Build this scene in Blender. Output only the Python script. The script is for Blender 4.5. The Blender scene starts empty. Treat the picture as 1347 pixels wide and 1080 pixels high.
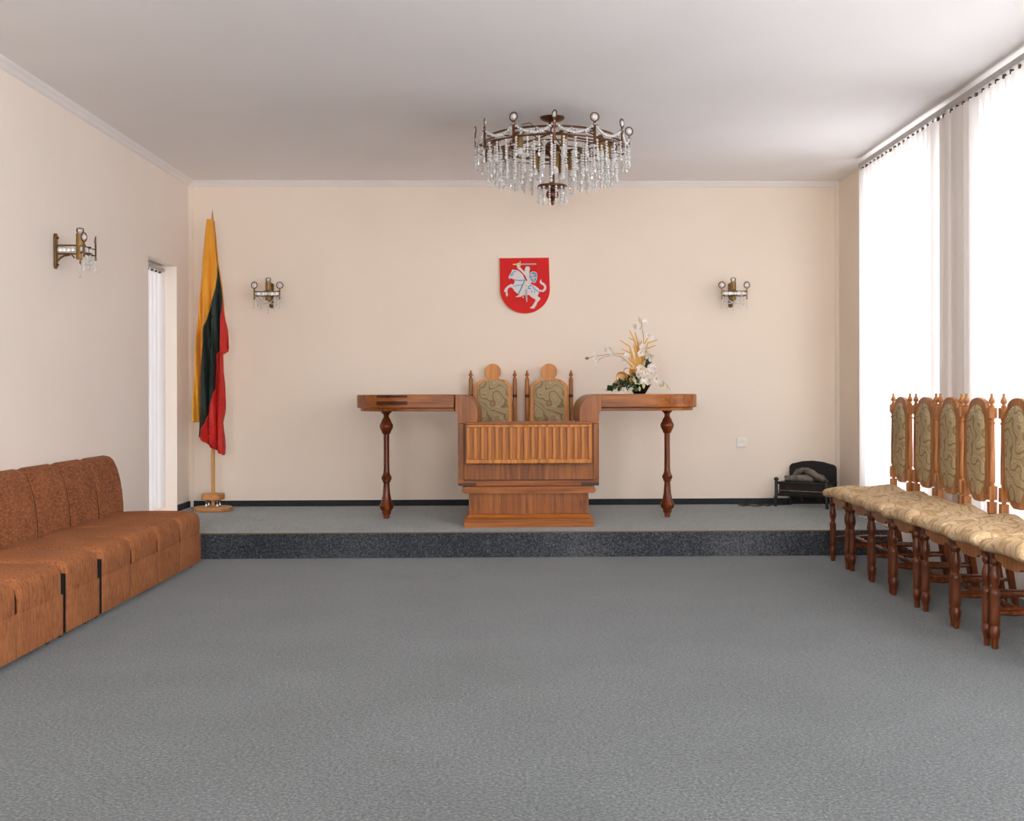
import bpy, bmesh, math, random
from mathutils import Matrix, Vector, Euler
R = math.radians
random.seed(7)
S = bpy.context.scene
COL = S.collection

# ------------------------------------------------------------------ camera, world, light, exposure
cam = bpy.data.cameras.new('camera')
camo = bpy.data.objects.new('camera', cam); COL.objects.link(camo)
cam.sensor_width = 36.0; cam.lens = 1680.0 * 36.0 / 1347.0
cam.shift_x = -(723.13 - 673.5) / 1347.0; cam.shift_y = (516.17 - 540.0) / 1347.0
cam.clip_start = 0.05; cam.clip_end = 200
camo.matrix_world = Matrix.Translation((0, 0, 1.08)) @ Matrix.Rotation(-0.0255, 4, 'Z') @ Matrix.Rotation(R(90), 4, 'X') @ Matrix.Rotation(-0.0026, 4, 'Z')
S.camera = camo
w = bpy.data.worlds.new('sky'); S.world = w; w.use_nodes = True
w.node_tree.nodes['Background'].inputs[0].default_value = (0.80, 0.88, 1.0, 1)
w.node_tree.nodes['Background'].inputs[1].default_value = 1.5
S.view_settings.view_transform = 'Standard'; S.view_settings.look = 'None'
S.view_settings.gamma = 1.0; S.view_settings.use_curve_mapping = False
S.view_settings.exposure = 0.13
S.cycles.use_denoising = True
S.cycles.diffuse_bounces = 8; S.cycles.max_bounces = 16; S.cycles.transparent_max_bounces = 16
S.cycles.sample_clamp_indirect = 6.0
S.cycles.caustics_reflective = False; S.cycles.caustics_refractive = False

def area(name, loc, rot, sx, sy, power, col=(1, 1, 1)):
    l = bpy.data.lights.new(name, 'AREA'); l.shape = 'RECTANGLE'; l.size = sx; l.size_y = sy
    l.energy = power; l.color = col
    o = bpy.data.objects.new(name, l); COL.objects.link(o)
    o.location = loc; o.rotation_euler = rot
    return o
WIN_Z0, WIN_Z1 = 0.42, 2.62
WINDOWS = [(7.60, 9.20), (5.30, 6.92), (2.95, 4.55), (0.6, 2.2)]       # along the right wall
WIN_POWER = [56, 46, 150, 190]
for (y0, y1), p in zip(WINDOWS, WIN_POWER):                        # daylight standing in each window
    area('daylight_or_fill', (2.80, (y0 + y1) / 2, (WIN_Z0 + WIN_Z1) / 2), (0, R(90), 0), WIN_Z1 - WIN_Z0 - .04, y1 - y0 - .04, p, (.97, .99, 1.05))
ADDED_FILL_WINDOWS = [(-1.95, -.45), (.45, 1.95)]                        # added unseen windows behind the camera, for frontal fill light
for x0, x1 in ADDED_FILL_WINDOWS:
    area('daylight_or_fill', ((x0 + x1) / 2, -1.70, 1.65), (R(90), 0, 0), x1 - x0 - .04, 1.76, 126, (1.0, .98, .95))  # fill lamps in the added openings
area('daylight_or_fill', (-2.775, 9.585, 1.11), (0, R(-90), 0), 1.85, .70, 4.2, (1.0, 0.97, 0.98))

# ------------------------------------------------------------------ colour and materials
def lin(r, g, b):
    f = lambda c: (c / 255 / 12.92) if c <= 10 else ((c / 255 + 0.055) / 1.055) ** 2.4
    return (f(r), f(g), f(b), 1)

class NT:
    def __init__(s, name):
        s.m = bpy.data.materials.new(name); s.m.use_nodes = True
        s.t = s.m.node_tree; s.b = s.t.nodes['Principled BSDF']; s.out = s.t.nodes['Material Output']
    def n(s, t, **k):
        x = s.t.nodes.new(t)
        for a, v in k.items():
            if a.startswith('i_'):
                key = a[2:]
                x.inputs[int(key) if key.isdigit() else key.replace('_', ' ')].default_value = v
            else: setattr(x, a, v)
        return x
    def l(s, a, b): s.t.links.new(a, b)
    def coords(s, scale=(1, 1, 1), kind='Object', rot=(0, 0, 0)):
        tc = s.n('ShaderNodeTexCoord'); mp = s.n('ShaderNodeMapping')
        mp.inputs['Scale'].default_value = scale; mp.inputs['Rotation'].default_value = rot
        s.l(tc.outputs[kind], mp.inputs[0]); return mp.outputs[0]
    def ramp(s, fac, stops):
        r = s.n('ShaderNodeValToRGB'); e = r.color_ramp.elements
        e[0].position, e[0].color = stops[0]; e[1].position, e[1].color = stops[-1]
        for p, c in stops[1:-1]:
            q = e.new(p); q.color = c
        s.l(fac, r.inputs[0]); return r.outputs[0]
    def base(s, c, rough=.5, **k):
        if isinstance(c, tuple): s.b.inputs['Base Color'].default_value = c
        else: s.l(c, s.b.inputs['Base Color'])
        s.b.inputs['Roughness'].default_value = rough
        for a, v in k.items(): s.b.inputs[a.replace('_', ' ')].default_value = v
        return s.m
    def bump(s, h, strength=.3, dist=.002):
        b = s.n('ShaderNodeBump', i_Strength=strength, i_Distance=dist)
        s.l(h, b.inputs['Height']); s.l(b.outputs[0], s.b.inputs['Normal'])

def plain(name, c, rough=.5, var=.06, scale=18, **k):
    t = NT(name); n = t.n('ShaderNodeTexNoise', i_Scale=scale, i_Detail=3.0); t.l(t.coords(), n.inputs[0])
    a = tuple(min(1, x * (1 - var)) for x in c[:3]) + (1,); b = tuple(min(1, x * (1 + var)) for x in c[:3]) + (1,)
    return t.base(t.ramp(n.outputs[0], [(.3, a), (.7, b)]), rough, **k)

def plaster(name, c, bump=.12):
    t = NT(name); co = t.coords()
    n = t.n('ShaderNodeTexNoise', i_Scale=1.1, i_Detail=3.0); t.l(co, n.inputs[0])
    f = t.n('ShaderNodeTexNoise', i_Scale=140.0, i_Detail=2.0); t.l(co, f.inputs[0])
    a = tuple(x * .985 for x in c[:3]) + (1,); b = tuple(min(1, x * 1.015) for x in c[:3]) + (1,)
    t.bump(f.outputs[0], bump, .001)
    return t.base(t.ramp(n.outputs[0], [(.35, a), (.65, b)]), .9)

def wood(name, dark, mid, light, axis='Z', rough=.32, coat=.25, sc=1.0):
    t = NT(name)
    s = {'X': (1.2, 16, 16), 'Y': (16, 1.2, 16), 'Z': (16, 16, 1.2)}[axis]
    co = t.coords(tuple(q * sc for q in s))
    n = t.n('ShaderNodeTexNoise', i_Scale=1.0, i_Detail=5.0, i_Roughness=.62, i_Distortion=.8); t.l(co, n.inputs[0])
    s2 = {'X': (4, 130, 130), 'Y': (130, 4, 130), 'Z': (130, 130, 4)}[axis]
    n2 = t.n('ShaderNodeTexNoise', i_Scale=1.0, i_Detail=2.0); t.l(t.coords(s2), n2.inputs[0])
    mx = t.n('ShaderNodeMath', operation='MULTIPLY_ADD', i_1=.35); t.l(n2.outputs[0], mx.inputs[0]); t.l(n.outputs[0], mx.inputs[2])
    c = t.ramp(mx.outputs[0], [(.48, dark), (.68, mid), (.9, light)])
    t.bump(mx.outputs[0], .08, .001)
    return t.base(c, rough + .08, Coat_Weight=coat * .5, Coat_Roughness=.25, Specular_IOR_Level=.22)

def carpet(name, a, b, c, scale=330, blotch=.05, sheen=.0):
    t = NT(name); co = t.coords()
    n = t.n('ShaderNodeTexNoise', i_Scale=scale * .28, i_Detail=7.0, i_Roughness=.92); t.l(co, n.inputs[0])
    big = t.n('ShaderNodeTexNoise', i_Scale=1.7, i_Detail=3.0); t.l(co, big.inputs[0])
    ad = t.n('ShaderNodeMath', operation='MULTIPLY_ADD', i_1=blotch); t.l(big.outputs[0], ad.inputs[0]); t.l(n.outputs[0], ad.inputs[2])
    o = blotch * .5
    col = t.ramp(ad.outputs[0], [(.36 + o, a), (.5 + o, b), (.64 + o, c)])
    t.bump(n.outputs[0], .6, .004)
    return t.base(col, .95, Sheen_Weight=sheen, Sheen_Roughness=.2, Specular_IOR_Level=.2)

def swirl(name, tones, scale=7.0):
    t = NT(name); co = t.coords((1, 1, 1))
    d = t.n('ShaderNodeTexNoise', i_Scale=scale * .75, i_Detail=1.5); t.l(co, d.inputs[0])
    sub = t.n('ShaderNodeVectorMath', operation='SUBTRACT', i_1=(.5, .5, .5)); t.l(d.outputs[1], sub.inputs[0])
    sc = t.n('ShaderNodeVectorMath', operation='SCALE'); sc.inputs['Scale'].default_value = .34; t.l(sub.outputs[0], sc.inputs[0])
    ad = t.n('ShaderNodeVectorMath', operation='ADD'); t.l(co, ad.inputs[0]); t.l(sc.outputs[0], ad.inputs[1])
    wv = t.n('ShaderNodeTexWave', wave_type='BANDS', bands_direction='DIAGONAL', i_Scale=scale * .62, i_Distortion=2.2, i_Detail=2.0, i_Detail_Scale=1.5)
    t.l(ad.outputs[0], wv.inputs[0])
    c = t.ramp(wv.outputs[1], [(p_, lin(*k_)) for p_, k_ in tones])
    f = t.n('ShaderNodeTexNoise', i_Scale=420.0, i_Detail=2.0); t.l(co, f.inputs[0])
    t.bump(f.outputs[0], .25, .002)
    return t.base(c, .9, Specular_IOR_Level=.2)

def chenille(name, a, b, c, streak):
    t = NT(name)
    n = t.n('ShaderNodeTexNoise', i_Scale=1.0, i_Detail=5.0, i_Roughness=.75); t.l(t.coords(streak), n.inputs[0])
    big = t.n('ShaderNodeTexNoise', i_Scale=6.0, i_Detail=2.0); t.l(t.coords(), big.inputs[0])
    ad = t.n('ShaderNodeMath', operation='MULTIPLY_ADD', i_1=.18); t.l(big.outputs[0], ad.inputs[0]); t.l(n.outputs[0], ad.inputs[2])
    t.bump(n.outputs[0], .25, .003)
    return t.base(t.ramp(ad.outputs[0], [(.42, a), (.58, b), (.76, c)]), .95, Specular_IOR_Level=.3)

def translucent(name, c, mix=.5, gloss=False):
    t = NT(name); t.t.nodes.remove(t.b)
    d = t.n('ShaderNodeBsdfDiffuse'); tr = t.n('ShaderNodeBsdfTranslucent'); m = t.n('ShaderNodeMixShader', i_Fac=mix)
    n = t.n('ShaderNodeTexNoise', i_Scale=60.0, i_Detail=2.0); t.l(t.coords((1, 1, .1)), n.inputs[0])
    a = tuple(x * .97 for x in c[:3]) + (1,)
    col = t.ramp(n.outputs[0], [(.3, a), (.7, c)])
    t.l(col, d.inputs[0]); t.l(col, tr.inputs[0])
    t.l(d.outputs[0], m.inputs[1]); t.l(tr.outputs[0], m.inputs[2]); t.l(m.outputs[0], t.out.inputs[0])
    return t.m

M = {}
M['wall'] = plaster('peach_plaster', (.83, .73, .625, 1))
M['wall_left'] = plaster('peach_plaster_window_lit', (.85, .765, .69, 1))  # same peach plaster, cool window light put into its colour
M['ceiling'] = plaster('white_ceiling_paint', (.88, .878, .89, 1), .06)
M['coving'] = plaster('white_coving', (.82, .79, .78, 1), .05)
M['carpet'] = carpet('grey_carpet', lin(12, 16, 18), lin(56, 64, 67), lin(130, 136, 137), sheen=.31)
M['carpet_platform'] = carpet('grey_platform_carpet', lin(28, 33, 34), lin(92, 99, 99), lin(160, 164, 161), sheen=.36)
M['carpet_riser_shade'] = carpet('shaded_riser_carpet', lin(22, 24, 28), lin(58, 62, 68), lin(120, 124, 128), 300, .2)  # same grey carpet on the riser, its shade put into the colour
M['base_dark'] = carpet('dark_carpet_strip', lin(34, 36, 40), lin(48, 51, 55), lin(66, 68, 70))
M['nosing'] = plain('brown_nosing', lin(110, 88, 62), .5)
M['desk'] = wood('desk_wood', lin(100, 50, 14), lin(144, 80, 26), lin(176, 106, 42), 'X')
M['desk_v'] = wood('desk_wood_upright', lin(106, 54, 15), lin(140, 78, 25), lin(166, 98, 37), 'Z', sc=1.6)
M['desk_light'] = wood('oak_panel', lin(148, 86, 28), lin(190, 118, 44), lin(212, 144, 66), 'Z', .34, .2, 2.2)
M['oak_recess_shade'] = wood('oak_panel_recess_shade', lin(134, 74, 26), lin(170, 102, 40), lin(194, 126, 58), 'Z', .34, .2, 2.2)  # same oak, darkened to put recess shade into the flutes
M['desk_leg'] = wood('desk_leg_wood', lin(66, 26, 10), lin(112, 52, 22), lin(146, 76, 34), 'Z', .22, .5)
M['inlay'] = wood('dark_inlay', lin(44, 20, 11), lin(62, 30, 17), lin(82, 42, 24), 'X')
M['chair_wood'] = wood('chair_wood', lin(112, 64, 28), lin(160, 102, 52), lin(194, 138, 82), 'Z', .3, .35, 1.5)
M['chair_dark'] = wood('chair_leg_wood', lin(56, 25, 11), lin(96, 48, 23), lin(130, 72, 38), 'Z', .28, .4, 1.5)
M['crest_wood'] = wood('honey_wood', lin(158, 96, 30), lin(200, 128, 46), lin(220, 154, 72), 'Z', .35, .3)
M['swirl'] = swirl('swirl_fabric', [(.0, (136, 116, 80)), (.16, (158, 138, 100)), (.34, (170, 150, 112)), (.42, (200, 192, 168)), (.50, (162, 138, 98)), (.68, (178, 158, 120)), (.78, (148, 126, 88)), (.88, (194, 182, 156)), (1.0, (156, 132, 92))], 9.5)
M['swirl_seat_lit'] = swirl('swirl_fabric_seat_lit', [(.0, (166, 136, 98)), (.16, (186, 156, 116)), (.34, (198, 170, 132)), (.42, (216, 204, 180)), (.50, (188, 156, 114)), (.68, (204, 176, 138)), (.78, (178, 146, 106)), (.88, (212, 196, 168)), (1.0, (186, 152, 110))], 9.0)  # same swirl fabric, window light on the seats put into its tones
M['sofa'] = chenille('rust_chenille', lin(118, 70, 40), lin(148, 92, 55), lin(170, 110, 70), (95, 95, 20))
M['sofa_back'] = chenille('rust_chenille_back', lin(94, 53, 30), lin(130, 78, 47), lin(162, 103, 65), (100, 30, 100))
M['crease_shade'] = plain('dark_rust_crease_shade', lin(58, 30, 16), .95, .1, 60, Specular_IOR_Level=.1)
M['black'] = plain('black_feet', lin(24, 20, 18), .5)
M['blind'] = translucent('blind_fabric', (.86, .84, .83, 1), .5)
M['rail'] = plain('rail_aluminium', lin(176, 172, 168), .4)
M['pvc'] = plain('white_window_frame', lin(236, 234, 232), .35)
M['brass'] = plain('aged_brass', lin(116, 86, 50), .4, .2, 30, Metallic=.7)
M['bronze'] = plain('brown_bronze', lin(104, 66, 44), .4, .2, 30, Metallic=.7)
M['candle'] = plain('gold_tube', lin(146, 114, 66), .45, .12, 20, Metallic=.4)
M['iron'] = plain('black_iron', lin(26, 25, 26), .55)
M['grille'] = plain('heater_grille', lin(60, 50, 46), .45, Metallic=.3)
M['coal'] = plain('grey_log', lin(104, 96, 88), .9, .5, 22)
M['chrome'] = plain('chrome', lin(200, 200, 202), .15, .03, Metallic=1.0)
M['pole'] = wood('pale_pole_wood', lin(176, 122, 66), lin(200, 150, 92), lin(214, 170, 116), 'Z', .4, .2)
M['stand'] = wood('stand_wood', lin(150, 92, 44), lin(184, 126, 70), lin(204, 152, 98), 'X', .35, .3)
M['white_plastic'] = plain('white_plastic', lin(232, 228, 220), .35, .02)
M['red_field'] = plain('red_paint', lin(208, 16, 14), .5, .05, Specular_IOR_Level=.2)
M['cream'] = plain('cream_edge', lin(226, 206, 176), .6)
M['silver'] = plain('pale_silver_paint', lin(214, 205, 203), .45, .04, 60)
M['silver_dark'] = plain('grey_silver_paint', lin(176, 168, 168), .45, .04, 60)
M['blue'] = plain('blue_paint', lin(38, 140, 200), .45, .05)
M['gold'] = plain('gold_paint', lin(232, 186, 60), .4, .05)
M['yellow_cloth'] = plain('yellow_cloth', lin(224, 152, 30), .7, .05, 9, Sheen_Weight=.2)
M['green_cloth'] = plain('dark_green_cloth', lin(28, 42, 36), .7, .1, 9)
M['red_cloth'] = plain('red_cloth', lin(196, 36, 28), .7, .05, 9)
M['petal'] = translucent('white_petal', (.88, .86, .83, 1), .3)
M['straw'] = plain('golden_straw', lin(206, 156, 74), .6, .15)
M['gold_leaf'] = plain('golden_ribbon', lin(204, 146, 44), .4, .15, 25)
M['ivy'] = plain('dark_ivy', lin(44, 66, 34), .5, .35, 40)
M['pale_leaf'] = plain('pale_green_leaf', lin(168, 178, 112), .5, .12, 30)
M['stem'] = plain('brown_stem', lin(150, 116, 72), .7)
M['bowl'] = plain('black_bowl', lin(26, 24, 24), .25)
t = NT('crystal'); t.base((.95, .94, .94, 1), .10, IOR=1.6, Transmission_Weight=.30, Specular_IOR_Level=1.0); M['crystal'] = t.m
nz = t.n('ShaderNodeTexNoise', i_Scale=300.0); t.l(t.coords(), nz.inputs[0]); t.l(t.ramp(nz.outputs[0], [(.35, (.86, .84, .83, 1)), (.65, (1, .99, .98, 1))]), t.b.inputs['Base Color'])
t = NT('glass'); t.t.nodes.remove(t.b)
g = t.n('ShaderNodeBsdfGlossy', i_Roughness=.02); tr = t.n('ShaderNodeBsdfTransparent', i_Color=(.95, .96, .95, 1)); fr = t.n('ShaderNodeFresnel', i_IOR=1.5); mx = t.n('ShaderNodeMixShader')
t.l(fr.outputs[0], mx.inputs[0]); t.l(tr.outputs[0], mx.inputs[1]); t.l(g.outputs[0], mx.inputs[2]); t.l(mx.outputs[0], t.out.inputs[0]); M['glass'] = t.m

# ------------------------------------------------------------------ mesh tools
class MB:
    def __init__(s): s.v = []; s.f = []
    def add(s, vs, fs, X=None):
        k = len(s.v)
        s.v += [tuple(X @ Vector(p)) for p in vs] if X is not None else [tuple(p) for p in vs]
        s.f += [[i + k for i in f] for f in fs]; return s
    def box(s, a, b, X=None):
        x0, y0, z0 = a; x1, y1, z1 = b
        v = [(x0, y0, z0), (x1, y0, z0), (x1, y1, z0), (x0, y1, z0), (x0, y0, z1), (x1, y0, z1), (x1, y1, z1), (x0, y1, z1)]
        return s.add(v, [(0, 3, 2, 1), (4, 5, 6, 7), (0, 1, 5, 4), (1, 2, 6, 5), (2, 3, 7, 6), (3, 0, 4, 7)], X)
    def lathe(s, prof, n=20, X=None):
        v = []; f = []; m = len(prof)
        for i in range(n):
            a = 2 * math.pi * i / n
            v += [(r * math.cos(a), r * math.sin(a), z) for r, z in prof]
        for i in range(n):
            j = (i + 1) % n
            for k in range(m - 1):
                f.append((i * m + k, j * m + k, j * m + k + 1, i * m + k + 1))
        f.append([i * m for i in range(n)][::-1]); f.append([i * m + m - 1 for i in range(n)])
        return s.add(v, f, X)
    def tube(s, pts, r, n=8, X=None, closed=False):
        pts = [Vector(p) for p in pts]; m = len(pts); v = []; f = []
        rr = r if isinstance(r, (list, tuple)) else [r] * m
        up = Vector((0.03, .05, 1)).normalized(); prev = None
        for i, p in enumerate(pts):
            a = pts[(i - 1) % m] if closed else pts[max(i - 1, 0)]
            b = pts[(i + 1) % m] if closed else pts[min(i + 1, m - 1)]
            d = (b - a).normalized()
            if prev is None:
                q = up if abs(d.dot(up)) < .95 else Vector((1, 0, .02))
                e = (q - d * q.dot(d)).normalized()
            else: e = (prev - d * prev.dot(d)).normalized()
            prev = e; g = d.cross(e)
            for k in range(n):
                t = 2 * math.pi * k / n
                v.append(p + (e * math.cos(t) + g * math.sin(t)) * rr[i])
        for i in range(m if closed else m - 1):
            j = (i + 1) % m
            for k in range(n):
                l = (k + 1) % n
                f.append((i * n + k, i * n + l, j * n + l, j * n + k))
        if not closed: f.append(list(range(n))[::-1]); f.append([(m - 1) * n + k for k in range(n)])
        return s.add(v, f, X)
    def prism(s, poly, h0, h1, X=None):                      # polygon in XY, extruded along Z
        n = len(poly); v = [(x, y, h0) for x, y in poly] + [(x, y, h1) for x, y in poly]
        a = sum(poly[i][0] * poly[(i + 1) % n][1] - poly[(i + 1) % n][0] * poly[i][1] for i in range(n))
        top = list(range(n, 2 * n)); bot = list(range(n))[::-1]
        sd = [(i, (i + 1) % n, n + (i + 1) % n, n + i) for i in range(n)]
        fs = [top, bot] + sd
        if a < 0: fs = [f[::-1] for f in fs]
        return s.add(v, fs, X)
    def ball(s, c, r, nu=8, nv=5, sc=(1, 1, 1), X=None):
        v = [(c[0], c[1], c[2] + r * sc[2])]; f = []
        for j in range(1, nv):
            p = math.pi * j / nv
            for i in range(nu):
                t = 2 * math.pi * i / nu
                v.append((c[0] + r * sc[0] * math.sin(p) * math.cos(t), c[1] + r * sc[1] * math.sin(p) * math.sin(t), c[2] + r * sc[2] * math.cos(p)))
        v.append((c[0], c[1], c[2] - r * sc[2])); L = len(v) - 1
        for i in range(nu):
            k = (i + 1) % nu
            f.append((0, 1 + i, 1 + k))
            for j in range(nv - 2): f.append((1 + j * nu + i, 1 + (j + 1) * nu + i, 1 + (j + 1) * nu + k, 1 + j * nu + k))
            f.append((L, 1 + (nv - 2) * nu + k, 1 + (nv - 2) * nu + i))
        return s.add(v, f, X)
    def rbox(s, a, b, r, step=.05, deform=None, X=None):     # rounded box with an inner grid
        c = [(a[i] + b[i]) / 2 for i in range(3)]; h = [(b[i] - a[i]) / 2 for i in range(3)]
        rr = r if isinstance(r, (list, tuple)) else (r, r, r)
        def axis(i):
            e = [0, .12, .33, .62, 1]; o = [-h[i] + rr[i] * q for q in e]
            n = max(1, int((2 * h[i] - 2 * rr[i]) / step))
            o += [-h[i] + rr[i] + (2 * h[i] - 2 * rr[i]) * k / n for k in range(1, n)]
            return o + [h[i] - rr[i] * q for q in e[::-1]]
        ax = [axis(i) for i in range(3)]; idx = {}; v = []; f = []
        def vert(p):
            key = tuple(round(q, 5) for q in p)
            if key in idx: return idx[key]
            inn = [max(-h[i] + rr[i], min(h[i] - rr[i], p[i])) for i in range(3)]
            d = [(p[i] - inn[i]) / rr[i] for i in range(3)]; L = math.sqrt(sum(q * q for q in d))
            mx = max(abs(q) for q in d)
            if L > 1e-9: p = [inn[i] + d[i] / L * mx * rr[i] for i in range(3)]
            p = [p[i] + c[i] for i in range(3)]
            if deform: p = deform(*p)
            idx[key] = len(v); v.append(tuple(p)); return idx[key]
        for i in range(3):
            j, k = (i + 1) % 3, (i + 2) % 3
            for sgn in (-1, 1):
                for x in range(len(ax[j]) - 1):
                    for y in range(len(ax[k]) - 1):
                        q = []
                        for (u, w_) in ((x, y), (x + 1, y), (x + 1, y + 1), (x, y + 1)):
                            p = [0, 0, 0]; p[i] = sgn * h[i]; p[j] = ax[j][u]; p[k] = ax[k][w_]; q.append(vert(p))
                        if sgn < 0: q = q[::-1]
                        if len(set(q)) > 2: f.append(q)
        return s.add(v, f, X)
    def mesh(s, name, mat, sharp=35):
        me = bpy.data.meshes.new(name); me.from_pydata(s.v, [], s.f); me.validate(); me.update()
        me.polygons.foreach_set('use_smooth', [True] * len(me.polygons))
        me.set_sharp_from_angle(angle=R(sharp))
        me.materials.append(mat); return me
    def build(s, name, mat, parent=None, bevel=0, sharp=35, loc=None, rot=None):
        return put(name, s.mesh(name, mat, sharp), parent, bevel, loc, rot)

def put(name, me, parent=None, bevel=0, loc=None, rot=None):
    o = bpy.data.objects.new(name, me); COL.objects.link(o)
    if parent is not None: o.parent = parent
    if loc is not None: o.location = loc
    if rot is not None: o.rotation_euler = rot
    if bevel:
        b = o.modifiers.new('bevel', 'BEVEL'); b.width = bevel; b.segments = 2; b.limit_method = 'ANGLE'; b.angle_limit = R(50)
    return o
def tag(o, label, cat, group=None):
    o['label'] = label; o['category'] = cat
    if group: o['group'] = group
    return o
def thing(name, loc, label, cat, rz=0, group=None):
    o = bpy.data.objects.new(name, None); COL.objects.link(o); o.empty_display_size = .1
    o.location = loc; o.rotation_euler = (0, 0, rz)
    return tag(o, label, cat, group)
def struct(o):
    o['kind'] = 'structure'; return o
KIDS = {}
def dup(root, loc, rz, label):
    def cp(o, par):
        c = o.copy(); COL.objects.link(c)
        if par is not None: c.parent = par
        for ch in [x for x in KIDSRC if x.parent == o]: cp(ch, c)
        return c
    r = cp(root, None); r.location = loc; r.rotation_euler = (0, 0, rz); r['label'] = label
    return r
def T(x=0, y=0, z=0): return Matrix.Translation((x, y, z))
def RX(a): return Matrix.Rotation(R(a), 4, 'X')
def RY(a): return Matrix.Rotation(R(a), 4, 'Y')
def RZ(a): return Matrix.Rotation(R(a), 4, 'Z')
XZ = RX(90)                                                 # polygon XY -> XZ plane, extrusion towards -Y

# ------------------------------------------------------------------ room
XL, XR, YB, ZC, YN = -2.635, 2.62, 10.35, 2.79, -1.6
DY, DZ = 8.372, .167
struct(MB().box((XL - .4, YN - .3, -.1), (XR + .4, YB + .2, 0)).build('floor', M['carpet']))
plat = struct(MB().box((XL, DY + .012, .0005), (XR, YB, DZ)).build('floor_platform', M['carpet_platform']))
struct(MB().box((XL, DY, .0005), (XR, DY + .0115, DZ - .006)).build('trim_1', M['carpet_riser_shade']))
struct(MB().box((XL, DY - .004, DZ - .0055), (XR, DY + .014, DZ + .0015)).build('trim_2', M['nosing']))
struct(MB().box((XL - .4, YN - .3, ZC), (XR + .4, YB + .2, ZC + .1)).build('ceiling', M['ceiling']))
struct(MB().box((XL - .4, YB, 0), (XR + .4, YB + .2, ZC)).build('wall_back', M['wall']))
m = MB(); x = XL - .4
for x0, x1 in ADDED_FILL_WINDOWS:
    m.box((x, YN - .3, 0), (x0, YN, ZC)).box((x0, YN - .3, 0), (x1, YN, .75)).box((x0, YN - .3, 2.55), (x1, YN, ZC)); x = x1
m.box((x, YN - .3, 0), (XR + .4, YN, ZC)); struct(m.build('wall_front', M['wall']))
NY0, NY1, NZ1 = 9.205, 9.965, 2.065
m = MB().box((XL - .3, YN, 0), (XL, NY0, ZC)).box((XL - .3, NY1, 0), (XL, YB, ZC)).box((XL - .3, NY0, NZ1), (XL, NY1, ZC)).box((XL - .3, NY0, 0), (XL, NY1, DZ))
struct(m.build('wall_left', M['wall_left']))
m = MB(); y = YN
for (y0, y1) in sorted(WINDOWS):
    m.box((XR, y, 0), (XR + .38, y0, ZC)).box((XR, y0, 0), (XR + .38, y1, WIN_Z0)).box((XR, y0, WIN_Z1), (XR + .38, y1, ZC)); y = y1
m.box((XR, y, 0), (XR + .38, YB, ZC)); struct(m.build('wall_right', M['wall']))
# coving: a small quarter-hollow strip along walls
def coving(name, a, b, nrm):
    d = (Vector(b) - Vector(a)); L = d.length; d.normalize(); n_ = Vector(nrm)
    prof = [(0, 0), (.042, 0), (.040, -.008), (.024, -.016), (.013, -.028), (.008, -.044), (0, -.046)]
    mb = MB(); v = []
    for q in (Vector(a), Vector(b)):
        v += [q + n_ * p + Vector((0, 0, z)) for p, z in prof]
    k = len(prof); f = [(i, (i + 1) % k, k + (i + 1) % k, k + i) for i in range(k)] + [list(range(k))[::-1], list(range(k, 2 * k))]
    mb.add(v, f); struct(mb.build(name, M['coving'], sharp=60))
coving('trim_3', (XL, YB, ZC), (XR, YB, ZC), (0, -1, 0))
coving('trim_4', (XL, YN, ZC), (XL, YB, ZC), (1, 0, 0))
struct(MB().prism([(XL, YB), (XL, YB - .035), (XL + .012, YB - .032), (XL + .032, YB - .012), (XL + .035, YB)], DZ, ZC - .046).build('trim_5', M['wall'], sharp=80))
struct(MB().prism([(XR, YB), (XR, YB - .03), (XR - .012, YB - .026), (XR - .026, YB - .012), (XR - .03, YB)], DZ, ZC).build('trim_6', M['wall'], sharp=80))
struct(MB().box((XL, YB - .012, DZ), (XR, YB, DZ + .048)).build('baseboard_back', M['base_dark']))
struct(MB().box((XL, NY1, DZ), (XL + .012, YB - .012, DZ + .048)).build('baseboard_left', M['base_dark']))
struct(MB().box((XR - .012, DY + .02, DZ), (XR, YB - .012, DZ + .048)).build('baseboard_right', M['base_dark']))

def window(name, x, y0, y1, z0, z1, sgn, turn=None):
    f = MB(); a = .06
    f.box((x - .03, y0, z0), (x + .03, y0 + a, z1)).box((x - .03, y1 - a, z0), (x + .03, y1, z1))
    f.box((x - .03, y0 + a, z0), (x + .03, y1 - a, z0 + a)).box((x - .03, y0 + a, z1 - a), (x + .03, y1 - a, z1))
    o = struct(f.build(name, M['pvc'], bevel=.004))
    if turn is not None: o.matrix_world = turn
    ym = (y0 + y1) / 2
    if y1 - y0 > 1:
        MB().box((x - .028, ym - .035, z0 + a), (x + .028, ym + .035, z1 - a)).build('mullion', M['pvc'], o)
        spans = [(y0 + a, ym - .035), (ym + .035, y1 - a)]
    else: spans = [(y0 + a, y1 - a)]
    for p, q in spans: MB().box((x - .004, p, z0 + a), (x + .004, q, z1 - a)).build('pane', M['glass'], o)
    return o
for i, (y0, y1) in enumerate(WINDOWS): window('window_%d' % (i + 1), 2.90, y0, y1, WIN_Z0, WIN_Z1, 1)
for i, (x0, x1) in enumerate(ADDED_FILL_WINDOWS): window('window_%d' % (i + 6), 0, x0, x1, .75, 2.55, 1, T(0, YN - .2, 0) @ RZ(-90) if False else Matrix.Translation((0, YN - .2, 0)) @ Matrix(((0, 1, 0, 0), (-1, 0, 0, 0), (0, 0, 1, 0), (0, 0, 0, 1))))  # frames and panes of the added, unseen fill openings
window('window_5', -2.86, NY0, NY1, DZ, NZ1, -1)

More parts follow.
